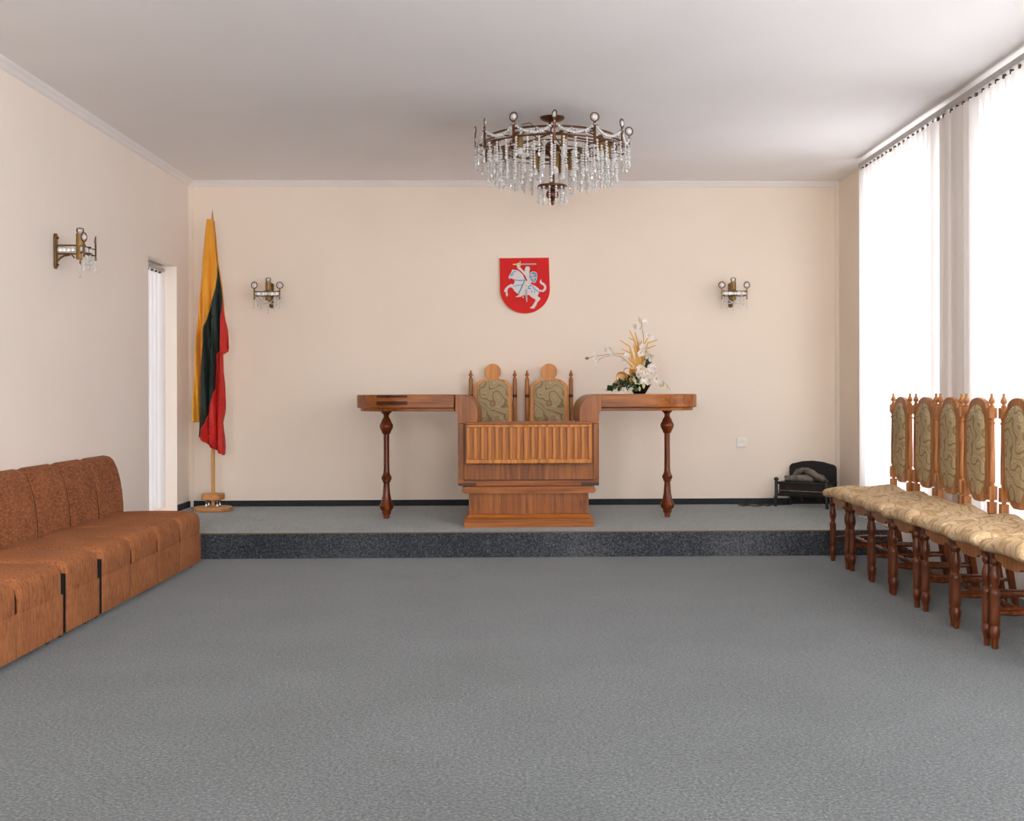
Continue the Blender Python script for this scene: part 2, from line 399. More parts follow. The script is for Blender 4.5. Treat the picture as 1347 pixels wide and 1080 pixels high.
# ------------------------------------------------------------------ vertical blinds
def slat_mesh(h, wd):
    mb = MB(); n = 5; v = []; f = []
    for j in range(2):
        for i in range(n + 1):
            u = -1 + 2 * i / n
            v.append((u * wd / 2, .004 * (1 - u * u), -h * j))
    k = n + 1
    for i in range(n): f.append((i, i + 1, k + i + 1, k + i))
    return mb.add(v, f).mesh('slat', M['blind'])
def blind(loc, y0, y1, h, wd, pitch, label, sgn=1, tilt=16, rail_h=.06, twist=()):
    root = thing('vertical_blind', loc, label, 'blind')
    MB().box((-.02, y0, -rail_h * .55), (.02, y1, 0)).build('headrail', M['rail'], root, bevel=.002)
    me = slat_mesh(h, wd); hk = MB().box((-.006, -.012, -.022), (.006, .012, 0)).mesh('hook', M['grille'])
    n = int(round((y1 - y0 - wd * .8) / pitch)); st = (y1 - y0 - wd * .9) / n
    for i in range(n + 1):
        yy = y1 - wd * .45 - i * st
        a = tilt + random.uniform(-5, 5) + dict(twist).get(i, 0)
        if random.random() < .12: a += random.choice((-9, 9))
        o = put('slat', me, root, 0, (0, yy, -rail_h * .55 - .02), (R(random.uniform(-.15, .15)), 0, R(90 + sgn * a)))
        put('hook', hk, root, 0, (0, yy, -rail_h * .55 + .001), (0, 0, R(random.uniform(-15, 15))))
    return root
RX0 = 2.515
blind((RX0, 0, 2.745), 7.40, 9.27, 2.62, .127, .101, 'white vertical slat blind over the window nearest the platform', 1, 14, .06, [(17, 16), (16, 9), (18, -8)])
blind((RX0, 0, 2.745), 4.75, 7.385, 2.62, .127, .101, 'white vertical slat blind hanging behind the chairs, at right photo edge')
blind((RX0, 0, 2.745), 2.3, 4.735, 2.62, .127, .101, 'white vertical slat blind on the right wall, out past the nearest chair')
blind((RX0, 0, 2.745), .0, 2.285, 2.62, .127, .101, 'white vertical slat blind beside the camera, nearest the front wall')
blind((-2.745, 0, NZ1 - .02), NY0 + .01, NY1 - .01, 1.80, .127, .105, 'narrow white vertical blind in the left wall niche beside the flag', -1, 22, .05)

# ------------------------------------------------------------------ ceremonial desk
desk = thing('ceremonial_desk', (.078, 9.3, DZ), 'large wooden ceremonial desk with rounded wings and fluted front box', 'desk')
DX = .078
def D(x, y, z): return (x - DX, y - 9.3, z - DZ)
YF, YK = 8.80, 9.80
TOP = 1.066
def wing_outline(sgn, inset=0, grow=0):
    a, bb = .40 - inset + grow, .5 - inset + grow
    xs = .5055; xe = 1.2275
    cx = xe - .40
    P = [(xs, -bb)]
    for i in range(25):
        t = -math.pi / 2 + math.pi * i / 24
        P.append((cx + a * math.copysign(abs(math.cos(t)) ** (2 / 2.25), math.cos(t)), bb * math.copysign(abs(math.sin(t)) ** (2 / 2.25), math.sin(t))))
    P.append((xs, bb))
    return [(sgn * x - 0.005, y) for x, y in P]
for sgn in (-1, 1):
    MB().prism(wing_outline(sgn), .973 - DZ, TOP - DZ).build('wing_top', M['desk'], desk, bevel=.006, sharp=30)
    MB().prism(wing_outline(sgn, .026), .951 - DZ, .973 - DZ).build('lower_strip', M['desk'], desk, bevel=.003, sharp=30)
    # bend from wing down into the body
    x0, x1 = .405, .362                                   # outer seam, inner start of the curve
    P = [(.407, TOP), (.385, TOP)]
    cx, cz, rx, rz = .385, TOP - .125, .105, .125
    for i in range(1, 11):
        t = math.pi / 2 * i / 10
        P.append((cx - rx * math.sin(t), cz + rz * math.cos(t)))
    P += [(.28, .865), (.484, .865), (.484, .915)]
    for i in range(1, 6):
        t = math.pi / 2 * i / 6
        P.append((.484 + .035 * (1 - math.cos(t)), .915 + .036 * math.sin(t)))
    P += [(.52, .951), (.43, .973), (.407, .973)]
    # wing bottom meets the bend: keep the simple outline
    P = [(.407, TOP), (.385, TOP)] + P[2:12] + [(.362 - .003, .951 - .086), (.484, .951 - .086), (.484, .925), (.490, .942), (.505, .951), (.505, .973), (.407, .973)]
    # shift so the outside face sits at the body side
    Q = [(.484 - (x - .36) if False else x, z) for x, z in P]
    MB().prism([(sgn * (x) , z - DZ) for x, z in
        [(.505, .972), (.505, TOP), (.475, TOP)] +
        [(.475 - .125 * math.sin(math.pi / 2 * i / 12), TOP - .125 + .125 * math.cos(math.pi / 2 * i / 12)) for i in range(1, 13)] +
        [(.350, .866), (.485, .866), (.485, .930), (.489, .944), (.505, .951)]],
        -(YK - 9.3), -(YF - 9.3), XZ @ T(0, 0, 0)).build('bend', M['desk_v'], desk, bevel=.003, sharp=30)
    # side board
    MB().box((sgn * .485, -.5, .437 - DZ), (sgn * .445, .5, .8655 - DZ)).build('side_board', M['desk_v'], desk, bevel=.003)
    # turned leg
    prof = [(.017, 0), (.022, .004), (.023, .028), (.030, .034), (.034, .052), (.031, .057), (.043, .066), (.052, .084), (.053, .094), (.045, .104), (.036, .13), (.027, .18), (.022, .25),
            (.023, .262), (.030, .268), (.030, .278), (.036, .284), (.038, .30), (.033, .308), (.024, .33), (.0215, .36), (.0205, .45), (.0205, .55), (.0215, .612), (.030, .618), (.033, .63), (.045, .652), (.050, .672), (.047, .684), (.038, .698), (.034, .712),
            (.020, .735), (.019, .75), (.026, .762), (.038, .772), (.040, .7845)]
    MB().lathe(prof, 24, T(sgn * 1.022 - .006, 0, 0)).build('leg', M['desk_leg'], desk)
# dark inlaid bars on the left wing
out = wing_outline(-1)
def inlay(z0, z1, i0, i1):
    seg = out[i0:i1]; off = [(x, y) for x, y in wing_outline(-1, 0, .002)[i0:i1]]
    MB().prism(seg + off[::-1], z0 - DZ, z1 - DZ).build('inlay', M['inlay'], desk)
inlay(1.046, 1.062, 1, 6); inlay(.996, 1.022, 1, 6)
# body
MB().box((-.445, -.488, .437 - DZ), (.445, .22, .8655 - DZ)).build('body', M['desk_v'], desk)
MB().prism([(-.484, .866 - DZ), (-.478, .866 - DZ), (-.478, .515 - DZ)] + [(-.478 + .045 * (1 - math.cos(t)), .515 - DZ - .042 * math.sin(t)) for t in [math.pi / 2 * i / 6 for i in range(1, 7)]]
           + [(.478 - .045 * (1 - math.cos(t)), .515 - DZ - .042 * math.sin(t)) for t in [math.pi / 2 * i / 6 for i in range(6, 0, -1)]] + [(.478, .515 - DZ), (.478, .866 - DZ), (.484, .866 - DZ), (.484, .4375 - DZ), (-.484, .4375 - DZ)],
           .489, .505, XZ).build('frame_band', M['desk'], desk, bevel=.002)
g_ = lambda o_: [(-.478 + o_, .866 - DZ), (-.478 + o_, .515 - DZ)] + [(-.478 + o_ + .045 * (1 - math.cos(t)), .515 - DZ - (.042 - o_) * math.sin(t)) for t in [math.pi / 2 * i / 6 for i in range(1, 7)]] + [(.478 - o_ - .045 * (1 - math.cos(t)), .515 - DZ - (.042 - o_) * math.sin(t)) for t in [math.pi / 2 * i / 6 for i in range(6, 0, -1)]] + [(.478 - o_, .515 - DZ), (.478 - o_, .866 - DZ)]
MB().prism(g_(0) + g_(.007)[::-1], .487, .4895, XZ).build('groove', M['inlay'], desk)
for sgn in (-1, 1): MB().box((sgn * .483, -.5065, .438 - DZ), (sgn * .36, -.5045, .457 - DZ)).build('inlay', M['inlay'], desk)
# fluted box
bx0, bx1, bz0, bz1, by = -.346 - DX, .506 - DX, .598 - DZ, .876 - DZ, 8.675 - 9.3
MB().box((bx0 + .004, by + .022, bz0 + .004), (bx1 - .004, -.488, bz1 - .012)).build('flute_back', M['oak_recess_shade'], desk)
MB().box((bx0 - .002, by - .006, bz1 - .013), (bx1 + .002, -.3, bz1 + .002)).build('cap_board', M['desk'], desk, bevel=.003)
MB().box((bx0, by, bz0), (bx1, by + .02, bz0 + .028)).build('bottom_rail', M['desk_light'], desk, bevel=.003)
MB().box((bx0, by, bz1 - .032), (bx1, by + .02, bz1 - .0135)).build('top_rail', M['desk_light'], desk, bevel=.002)
pw = (bx1 - bx0) / 17.3
rib = MB().box((-.0115, 0, 0), (.0115, .024, bz1 - .032 - bz0 - .028)).mesh('rib', M['desk_light'])
for i in range(18):
    o = put('rib', rib, desk, .003, (bx0 + .0115 + (bx1 - bx0 - .023) * i / 17, by + .001, bz0 + .028))
# plinth
MB().prism([(-.44, .393), (.44, .393), (.452, .400), (.456, .415), (.452, .430), (.44, .437), (-.44, .437), (-.452, .430), (-.456, .415), (-.452, .400)], .28, .60, XZ @ T(0, -DZ, 0)).build('plinth_moulding', M['desk'], desk)
MB().box((-.409, -.57, .24 - DZ), (.409, .25, .3935 - DZ)).build('plinth', M['desk_v'], desk, bevel=.002)
pp = [(.0, 0), (.0, .055), (.018, .062), (.03, .078), (.033, .085)]
v = []; f = []
for d, z in pp: v += [(-.44 + d, -.655 + d, z), (.44 - d, -.655 + d, z), (.44 - d, .27, z), (-.44 + d, .27, z)]
for k in range(len(pp) - 1):
    for i in range(4): f.append((k * 4 + i, k * 4 + (i + 1) % 4, k * 4 + 4 + (i + 1) % 4, k * 4 + 4 + i))
f += [(3, 2, 1, 0), tuple(len(v) - 4 + i for i in range(4))]
MB().add(v, f).build('plinth_base', M['desk'], desk, sharp=25)

# ------------------------------------------------------------------ turned helper profiles
FINIAL = [(.006, 0), (.013, .002), (.014, .008), (.008, .014), (.0075, .018), (.0155, .026), (.0165, .034), (.011, .046), (.0065, .056), (.006, .060), (.008, .064), (.005, .070), (.001, .072)]
def shaft(z0, z1, r):                                        # slim turned column
    h = z1 - z0
    return [(r * .9, z0), (r * .75, z0 + .006), (r * .7, z0 + .012), (r * 1.02, z0 + .02), (r, z0 + .03), (r * 1.0, z0 + h * .35), (r * .84, z1 - .05), (r * .80, z1 - .035), (r * 1.02, z1 - .03), (r * 1.05, z1 - .024), (r * .7, z1 - .016), (r * .95, z1 - .005), (r * .9, z1)]

def oval_panel(hw, z0, z1, top, bot, n=10, pointed=False):
    P = []
    for i in range(n + 1):
        t = math.pi * i / n
        P.append((hw * math.cos(t), z1 - top + top * math.sin(t)))
    if pointed:
        P += [(-hw, z0 + bot), (-hw * .82, z0 + bot * .45), (-hw * .45, z0 + bot * .08), (0, z0), (hw * .45, z0 + bot * .08), (hw * .82, z0 + bot * .45), (hw, z0 + bot)]
    else:
        P += [(-hw, z0), (hw, z0)]
    return P
def pad(poly, y0, depth, name, mat, parent, rings=4):        # upholstered panel bulging to -Y
    cx = sum(p[0] for p in poly) / len(poly); cz = (min(p[1] for p in poly) + max(p[1] for p in poly)) / 2
    n = len(poly); v = []; f = []
    sc = [1.0, .985, .93, .8, .55, .25]; dp = [0, .45, .75, .92, 1, 1.03]
    for s_, d in zip(sc, dp): v += [(cx + (x - cx) * s_, y0 - depth * d, cz + (z - cz) * s_) for x, z in poly]
    for k in range(len(sc) - 1):
        for i in range(n):
            j = (i + 1) % n; f.append((k * n + i, (k + 1) * n + i, (k + 1) * n + j, k * n + j))
    f.append([(len(sc) - 1) * n + i for i in range(n)][::-1]); f.append(list(range(n)))
    mb = MB().add(v, f); o = mb.build(name, mat, parent, sharp=80)
    return o
def fix_normals(o):
    bm = bmesh.new(); bm.from_mesh(o.data); bmesh.ops.recalc_face_normals(bm, faces=bm.faces[:]); bm.to_mesh(o.data); bm.free()

# ------------------------------------------------------------------ chairs along the window (local: front -Y)
def seat_mesh(seed):
    rnd = random.Random(seed); ph = [rnd.uniform(0, 6.28) for _ in range(6)]
    def df(x, y, z):
        tp = max(0, (z - .415) / .06)
        z += tp * (.006 * math.sin(14 * x + ph[0] + 4 * y) + .005 * math.sin(24 * y + ph[1] + 9 * x) + .003 * math.sin(41 * x + ph[2] - 13 * y) + .010 * (1 - (x / .23) ** 2) * (1 - (y / .27) ** 2))
        if y < -.18:
            k = (-.18 - y) / .08
            z += k * (.007 * math.sin(17 * x + ph[3])) - .004 * k
            y -= k * (.010 * math.sin(13 * x + ph[4]) + .008 * (1 - (x / .23) ** 2))
        x *= 1 - .06 * max(0, (y + .05) / .25)
        return (x, y, z)
    return MB().rbox((-.222, -.255, .415), (.222, .19, .478), (.035, .04, .028), .03, df).mesh('seat_cushion', M['swirl_seat_lit'], 80)

LEGP = [(.011, 0), (.014, .004), (.014, .03), (.0165, .042), (.021, .058), (.0225, .075), (.020, .088), (.0175, .096), (.021, .104), (.0205, .13), (.0195, .19), (.020, .225), (.0215, .235), (.0165, .246), (.0125, .254), (.0145, .266), (.0205, .285), (.0225, .302),
        (.019, .325), (.0145, .342), (.0135, .348), (.0195, .358), (.0215, .370), (.017, .382), (.014, .386)]
def window_chair(label):
    c = thing('high_back_chair', (0, 0, 0), label, 'chair', 0, 'carved chairs along the window')
    put('seat_cushion', seat_mesh(1), c)
    # aprons with scalloped lower edge
    def scallop(hw, z0, z1, n=28):
        P = [(-hw, z1)]
        for i in range(n + 1):
            u = -1 + 2 * i / n; a = abs(u)
            zz = z0 + .004 + .034 * a ** 3 + (.010 * math.sin((a - .5) / .3 * math.pi) if .5 < a < .8 else 0)
            P.append((u * hw, zz))
        P.append((hw, z1)); return P
    MB().prism(scallop(.175, .352, .416), .188, .204, XZ).build('apron', M['chair_wood'], c)
    MB().prism(scallop(.175, .365, .416), -.185, -.170, XZ).build('apron', M['chair_wood'], c)
    for s in (-1, 1):
        MB().prism(scallop(.165, .358, .416), s * .196 - .007, s * .196 + .007, RZ(90) @ RX(90)).build('apron', M['chair_wood'], c)
        l = MB().lathe(LEGP, 16).box((-.018, -.018, .384), (.018, .018, .416)); l.build('leg', M['chair_dark'], c, loc=(s * .195, -.195, 0))
        # raked rear leg, square
        b = MB(); v = []
        for (yy, z, h) in ((.252, 0, .013), (.217, .20, .0155), (.19, .40, .0165), (.19, .47, .0165)):
            v += [(-h, yy - h, z), (h, yy - h, z), (h, yy + h, z), (-h, yy + h, z)]
        f = [(3, 2, 1, 0), (12, 13, 14, 15)] + [(k * 4 + i, k * 4 + (i + 1) % 4, k * 4 + 4 + (i + 1) % 4, k * 4 + 4 + i) for k in range(3) for i in range(4)]
        b.add(v, f).build('leg', M['chair_dark'], c, loc=(s * .182, 0, 0), bevel=.002)
        MB().tube([(s * .194, -.178, .150), (s * .194, -.11, .150), (s * .191, -.04, .152), (s * .188, .03, .152), (s * .186, .10, .153), (s * .184, .222, .155)], [.008, .014, .010, .015, .011, .008], 10).build('stretcher', M['chair_dark'], c)
        # back post: blocks, turned shaft, finial
        p = MB().box((-.019, -.019, .47), (.019, .019, .525)).lathe([(.011, .524), (.0105, .536)], 12).box((-.020, -.020, .535), (.020, .020, .605)).lathe(shaft(.604, .947, .0165), 14).box((-.020, -.020, .945), (.020, .020, .998))
        po = p.build('back_post', M['chair_wood'], c, loc=(s * .180, .19, 0), bevel=.0015)
        MB().lathe(FINIAL, 14).build('finial', M['chair_wood'], po, loc=(0, 0, .997))
    MB().tube([(-.194, -.06, .152), (-.1, -.06, .152), (-.03, -.06, .152), (0, -.06, .152), (.03, -.06, .152), (.1, -.06, .152), (.194, -.06, .152)], [.008, .013, .009, .016, .009, .013, .008], 10).build('stretcher', M['chair_dark'], c)
    # frame: ogee arch on top, cut corners below, with an oval opening filled by the pad
    F = [(-.165, .955)] + [(-.165 + .045 * u, .962 + .036 * u ** 1.6) for u in (0, .35, .7, 1)]
    F += [(.12 * math.cos(t), .998 + .050 * math.sin(t)) for t in [math.pi - math.pi * i / 14 for i in range(1, 14)]]
    F += [(.165 - .045 * u, .962 + .036 * u ** 1.6) for u in (1, .7, .35, 0)] + [(.165, .955), (.165, .615), (.150, .60), (.128, .565), (.095, .545), (.075, .528), (.04, .515), (-.04, .515), (-.075, .528), (-.095, .545), (-.128, .565), (-.150, .60), (-.165, .615)]
    MB().prism([(x, z) for x, z in F], -.205, -.180, XZ).build('back_frame', M['chair_wood'], c, bevel=.003, sharp=28)
    P = oval_panel(.112, .545, 1.012, .105, .10, 14, True)
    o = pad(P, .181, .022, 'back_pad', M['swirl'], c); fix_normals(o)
    o = pad(P, -.204, .012, 'back_lining', M['swirl'], c); o.rotation_euler = (0, 0, math.pi); fix_normals(o)
    return c
chair_y = [7.905, 7.442, 6.985, 6.528, 6.030, 5.570, 5.110]
chair_x = [2.205, 2.21, 2.20, 2.19, 2.20, 2.19, 2.195]
chair_r = [-90.8, -89.4, -90.6, -90, -89.5, -90.5, -90]
chair_l = ['carved chair nearest the platform, at the far end of the window row',
           'second carved chair from the platform, its front legs touching its neighbour',
           'third carved chair from the platform, swirl fabric back panel between close posts',
           'fourth carved chair from the platform, with bright wide gap at its near post',
           'fifth carved chair from the platform, its backrest cut by the photo edge',
           'sixth carved chair from the platform, only seat and front legs in view',
           'nearest carved chair of the window row, seat corner at the photo edge']
wc = window_chair(chair_l[0])
KIDSRC = list(COL.objects)
chairs = [wc]
for i in range(1, 7): chairs.append(dup(wc, (0, 0, 0), 0, chair_l[i]))
variants = [seat_mesh(k) for k in (3, 5)]
for i, c in enumerate(chairs):
    c.location = (chair_x[i], chair_y[i], 0); c.rotation_euler = (0, 0, R(chair_r[i]))
for o in list(COL.objects):
    if o.name.startswith('seat_cushion') and o.parent in chairs:
        i = chairs.index(o.parent)
        if i % 3: o.data = variants[i % 3 - 1]

# ------------------------------------------------------------------ two chairs behind the desk
def desk_chair(label):
    c = thing('registrar_chair', (0, 0, 0), label, 'chair', 0, 'round crested chairs behind the desk')
    MB().rbox((-.185, -.34, .42), (.185, .02, .475), (.03, .03, .025), .06).build('seat_cushion', M['swirl_seat_lit'], c, sharp=80)
    MB().box((-.17, -.325, .36), (.17, .01, .421)).build('seat_frame', M['chair_wood'], c, bevel=.003)
    for s in (-1, 1):
        MB().lathe([(.012, 0), (.016, .02), (.021, .08), (.019, .2), (.015, .26), (.021, .3), (.016, .36)], 14).build('leg', M['chair_dark'], c, loc=(s * .15, -.30, 0))
        MB().box((-.015, -.015, 0), (.015, .015, .42)).build('leg', M['chair_dark'], c, loc=(s * .165, .02, 0), bevel=.002)
        p = MB().lathe([(.016, .42), (.0175, .43), (.0175, .80), (.017, .872), (.0145, .874), (.0145, .880), (.017, .882), (.017, .888), (.0145, .890), (.0145, .896), (.017, .898), (.0178, .91), (.0165, 1.0), (.0165, 1.022), (.012, 1.026)], 16)
        po = p.build('back_post', M['chair_wood'], c, loc=(s * .1755, .02, 0))
        MB().lathe([(r_ * 1.0, z * .92) for r_, z in FINIAL], 14).build('finial', M['chair_wood'], po, loc=(0, 0, 1.024))
        MB().lathe([(.0172, .874), (.0178, .876), (.0178, .895), (.0172, .897)], 16).build('ring', M['inlay'], po)
    hw = .153; kr = .065
    F = [(-hw, .44), (-hw, .93)] + [(-hw + (hw - .048) * (1 - math.cos(t)), .93 + .092 * math.sin(t)) for t in [math.pi / 2 * i / 8 for i in range(1, 9)]]
    F += [(kr * math.sin(t), 1.078 - kr * math.cos(t)) for t in [-math.pi * (.24 + .76 * i / 9) for i in range(0, 10)]]
    F += [(-x, z) for x, z in F[::-1]][1:]
    MB().prism(F, -.03, -.005, XZ).build('back_frame', M['crest_wood'], c, bevel=.004, sharp=28)
    P = []
    for i in range(13):
        t = math.pi * i / 12; P.append((.124 * math.copysign(abs(math.cos(t)) ** .75, math.cos(t)), .94 + .072 * math.sin(t)))
    P += [(-.124, .50), (.124, .50)]
    o = pad(P, .006, .018, 'back_pad', M['swirl'], c); fix_normals(o)
    return c
a = desk_chair('round crested chair left of its twin behind the desk')
a.location = (-.194, 10.18, DZ)
KIDSRC = list(COL.objects)
b = dup(a, (.255, 10.18, DZ), 0, 'round crested chair right of its twin, nearer the flowers')

# ------------------------------------------------------------------ modular sofa (built along the left wall)
SX0, SXB, SXF = -2.60, -2.45, -1.985
def sofa(y1, n, wd, label, backs=True):
    y0 = y1 - n * wd
    root = thing('sofa_module', (-2.2, (y0 + y1) / 2, 0), label, 'sofa', 0, 'rust brown sofa modules along the left wall')
    ox, oy = 2.2, -(y0 + y1) / 2
    X = T(ox, oy, 0)
    for i in range(n):
        a, b_ = y1 - (i + 1) * wd, y1 - i * wd
        g = .0015
        def fr(x, y, z, a=a, b_=b_):
            return (x, y, z)
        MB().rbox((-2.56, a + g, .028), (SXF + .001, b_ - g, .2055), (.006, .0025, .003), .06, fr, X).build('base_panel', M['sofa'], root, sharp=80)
        def cr(x, y, z, a=a, b_=b_):
            c_ = (a + b_) / 2; u = (x + 2.22) / .25; q = (y - c_) / (wd / 2); t_ = max(0, (z - .255) / .09)
            if t_ > 0:
                z += t_ * (.022 * (1 - abs(q) ** 2.2) * (1 - .35 * u * u) - .010 * max(0, u) ** 6 - .006)
                y = c_ + (y - c_) * (1 - (.03 + .09 * max(0, (u - .4) / .6)) * t_ ** 2 * abs(q) ** 3)
            if x > -2.1: x += .006 * (1 - q * q) * (1 - abs(z - .27) / .08)
            return (x, y, z)
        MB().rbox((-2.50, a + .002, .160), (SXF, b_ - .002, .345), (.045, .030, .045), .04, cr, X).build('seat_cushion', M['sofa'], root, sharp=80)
        if backs:
            prof = [(-2.615, .10), (-2.615, .60), (-2.612, .655), (-2.597, .684), (-2.570, .696), (-2.540, .690), (-2.517, .668), (-2.495, .62), (-2.475, .55), (-2.462, .47), (-2.455, .39), (-2.452, .30), (-2.455, .21)]
            qs = [-1, -.97, -.9, -.78, -.5, 0, .5, .78, .9, .97, 1]; v = []; f = []
            cxp, czp = -2.54, .45
            for q in qs:
                yy = (a + b_) / 2 + q * (wd / 2 - .004); s_ = 1 - .13 * max(0, (abs(q) - .78) / .22) ** 2.2
                for (px, pz) in prof:
                    if px > -2.60: v.append((cxp + (px - cxp) * (s_ if px > cxp else 1), yy, czp + (pz - czp) * (1 - (1 - s_) * .55)))
                    else: v.append((px, yy, min(pz, czp + (pz - czp) * (1 - (1 - s_) * .55))))
            k = len(prof)
            for r_ in range(len(qs) - 1):
                for j in range(k): f.append((r_ * k + j, r_ * k + (j + 1) % k, (r_ + 1) * k + (j + 1) % k, (r_ + 1) * k + j))
            f += [list(range(k))[::-1], [(len(qs) - 1) * k + j for j in range(k)]]
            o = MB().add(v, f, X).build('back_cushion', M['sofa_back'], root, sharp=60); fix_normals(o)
    for i in range(1, n):                                  # dark inserts that paint crease shade between seats and between backs
        yy = y1 - i * wd
        G = [(-2.46, .20), (-2.46, .326), (-2.20, .328), (-2.06, .324), (-2.025, .316), (-2.002, .294), (-1.994, .262), (-1.992, .20)]
        MB().prism([(x + ox, z) for x, z in G], -.024, .024, T(0, yy + oy, 0) @ XZ).build('crease_shade', M['crease_shade'], root)
        G = [(-2.60, .30), (-2.60, .640), (-2.588, .668), (-2.566, .678), (-2.540, .672), (-2.520, .652), (-2.502, .608), (-2.484, .545), (-2.472, .468), (-2.465, .39), (-2.463, .30)]
        MB().prism([(x + ox, z) for x, z in G], -.012, .012, T(0, yy + oy, 0) @ XZ).build('crease_shade', M['crease_shade'], root)
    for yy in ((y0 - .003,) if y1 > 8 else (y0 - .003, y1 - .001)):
        MB().box((-2.55, yy, .03), (SXF - .001, yy + .004, .290), X).build('gap_shade', M['black'], root)  # black strips that paint deep shade into the gaps between modules
    for yy in (y0 + .06, y1 - .06):
        for xx in (-2.5, SXF - .06):
            MB().lathe([(.018, 0), (.022, .03)], 12).build('foot', M['black'], root, loc=(xx + ox, yy + oy, 0))
sofa(8.06, 4, .4768, 'long rust brown chenille sofa section of four seats near the platform')
sofa(6.117, 1, .450, 'single seat rust brown sofa section between two dark gaps')
sofa(5.632, 2, .512, 'rust brown sofa section nearest the camera, cut by the photo edge')

# ------------------------------------------------------------------ flag
flag = thing('flag_stand', (-2.362, 9.98, DZ), 'yellow green and red flag on a wooden pole in the corner', 'flag')
MB().lathe([(.140, 0), (.147, .004), (.147, .028), (.142, .033), (.02, .034)], 36).build('stand_base', M['stand'], flag)
MB().lathe([(.084, .088), (.088, .092), (.088, .132), (.084, .136), (.015, .137)], 30).build('stand_disc', M['stand'], flag)
for k in range(4):
    t = R(45 + 90 * k)
    MB().lathe([(.010, .033), (.011, .036), (.008, .045), (.007, .07), (.010, .076), (.010, .089)], 12).build('spacer', M['chrome'], flag, loc=(.06 * math.cos(t), .06 * math.sin(t), 0))
MB().lathe([(.0155, .033), (.0155, 2.20), (.0165, 2.20), (.016, 2.214), (.012, 2.25), (.002, 2.335)], 14).build('pole', M['pole'], flag)
rows = [(290, 273.8, 280.6, 280.7, 280.8), (300, 273, 281.6, 281.7, 281.8), (315, 271.5, 283.5, 283.6, 283.7), (332, 269.6, 285.6, 285.7, 285.8), (349, 267.8, 287.4, 287.9, 288), (365, 266.4, 287.2, 290.5, 290.6), (380, 265, 286, 293, 293.2),
        (397, 263.5, 281, 295.4, 295.6), (408, 262.6, 277, 294.0, 296.6), (416, 262, 275, 292.6, 297.6), (430, 261, 270.6, 292.4, 299.6), (445, 260, 268.5, 292.6, 301.6), (457, 259.4, 267.6, 291.2, 302.6), (463, 259, 267.2, 288.5, 301), (467, 258.8, 266.9, 286, 295.2),
        (490, 257.5, 265.6, 284.8, 296), (512, 256.4, 264.4, 284.4, 297.6), (530, 255.4, 263.6, 279, 298.2), (545, 254.5, 263, 274, 296.6), (555, 253.8, 262.6, 270.5, 295.4)]
tailr = [(565, 262.4, 266.6, 295.8), (574, 262, 262.6, 296.4)]
FY = 9.92; FS = FY / 1680
def fx(px): return (px - 680.3) * FS * 1.0 + .0 - (-2.362) + .010
def fz(py): return 1.08 + (517.3 - py) * FS - DZ
def fy(px, py, lay):
    k = min(1, max(0, (py - 290) / 160)); u = (px - 278)
    return -.068 - .030 * k * math.sin(u * .52 + py * .012 + lay) - .014 * k * math.sin(u * 1.15 - py * .02 + 2 * lay) - .0009 * k * (u + 4)
def cloth(name, mat, rw, i, j, n=16):
    v = []; f = []
    R_ = []
    for q in range(len(rw) - 1):
        for s_ in range(3):
            t = s_ / 3; R_.append(tuple(a_ + (b_ - a_) * t for a_, b_ in zip(rw[q], rw[q + 1])))
    R_.append(rw[-1])
    for r_ in R_:
        for c_ in range(n + 1):
            px = r_[i] + (r_[j] - r_[i]) * c_ / n
            v.append((fx(px), fy(px, r_[0], 0), fz(r_[0])))
    for q in range(len(R_) - 1):
        for c_ in range(n): f.append((q * (n + 1) + c_, q * (n + 1) + c_ + 1, (q + 1) * (n + 1) + c_ + 1, (q + 1) * (n + 1) + c_))
    o = MB().add(v, f).build(name, mat, flag, sharp=60)
    md = o.modifiers.new('thick', 'SOLIDIFY'); md.thickness = .003; md.offset = -1
    return o
cloth('yellow_stripe', M['yellow_cloth'], rows, 1, 2)
gr = [r_ for r_ in rows if r_[0] >= 349] + [(565, 0, 262.4, 266.6, 0), (575, 0, 262, 262.3, 0)]
cloth('green_stripe', M['green_cloth'], gr, 2, 3)
rr = [r_ for r_ in rows if r_[0] >= 397] + [(565, 0, 0, 266.6, 295.8), (574, 0, 0, 262.6, 296.4), (580, 0, 0, 268.5, 296.7), (588, 0, 0, 279.5, 296.9), (594, 0, 0, 289, 296.8), (598, 0, 0, 294.8, 296.4)]
cloth('red_stripe', M['red_cloth'], rr, 3, 4)
# back fall of the cloth behind the pole, gathered
back = [(r_[0], r_[1] + 2, r_[1] + (r_[4] - r_[1]) * .9) for r_ in rows if r_[0] < 556]
v = []; f = []; n = 10
for (py, a_, b_) in back:
    for c_ in range(n + 1):
        px = a_ + (b_ - a_) * c_ / n
        v.append((fx(px), .030 + .012 * math.sin(px * .7), fz(py)))
for q in range(len(back) - 1):
    for c_ in range(n): f.append((q * (n + 1) + c_, q * (n + 1) + c_ + 1, (q + 1) * (n + 1) + c_ + 1, (q + 1) * (n + 1) + c_))
o = MB().add(v, f).build('yellow_fold', M['yellow_cloth'], flag, sharp=60); md = o.modifiers.new('thick', 'SOLIDIFY'); md.thickness = .003
MB().tube([(-.012, -.03, 2.17), (-.03, -.04, 2.12), (-.034, -.042, 2.07), (-.024, -.045, 2.03), (-.02, -.045, 2.08), (-.008, -.03, 2.16)], .003, 6).build('tie_cord', M['yellow_cloth'], flag)

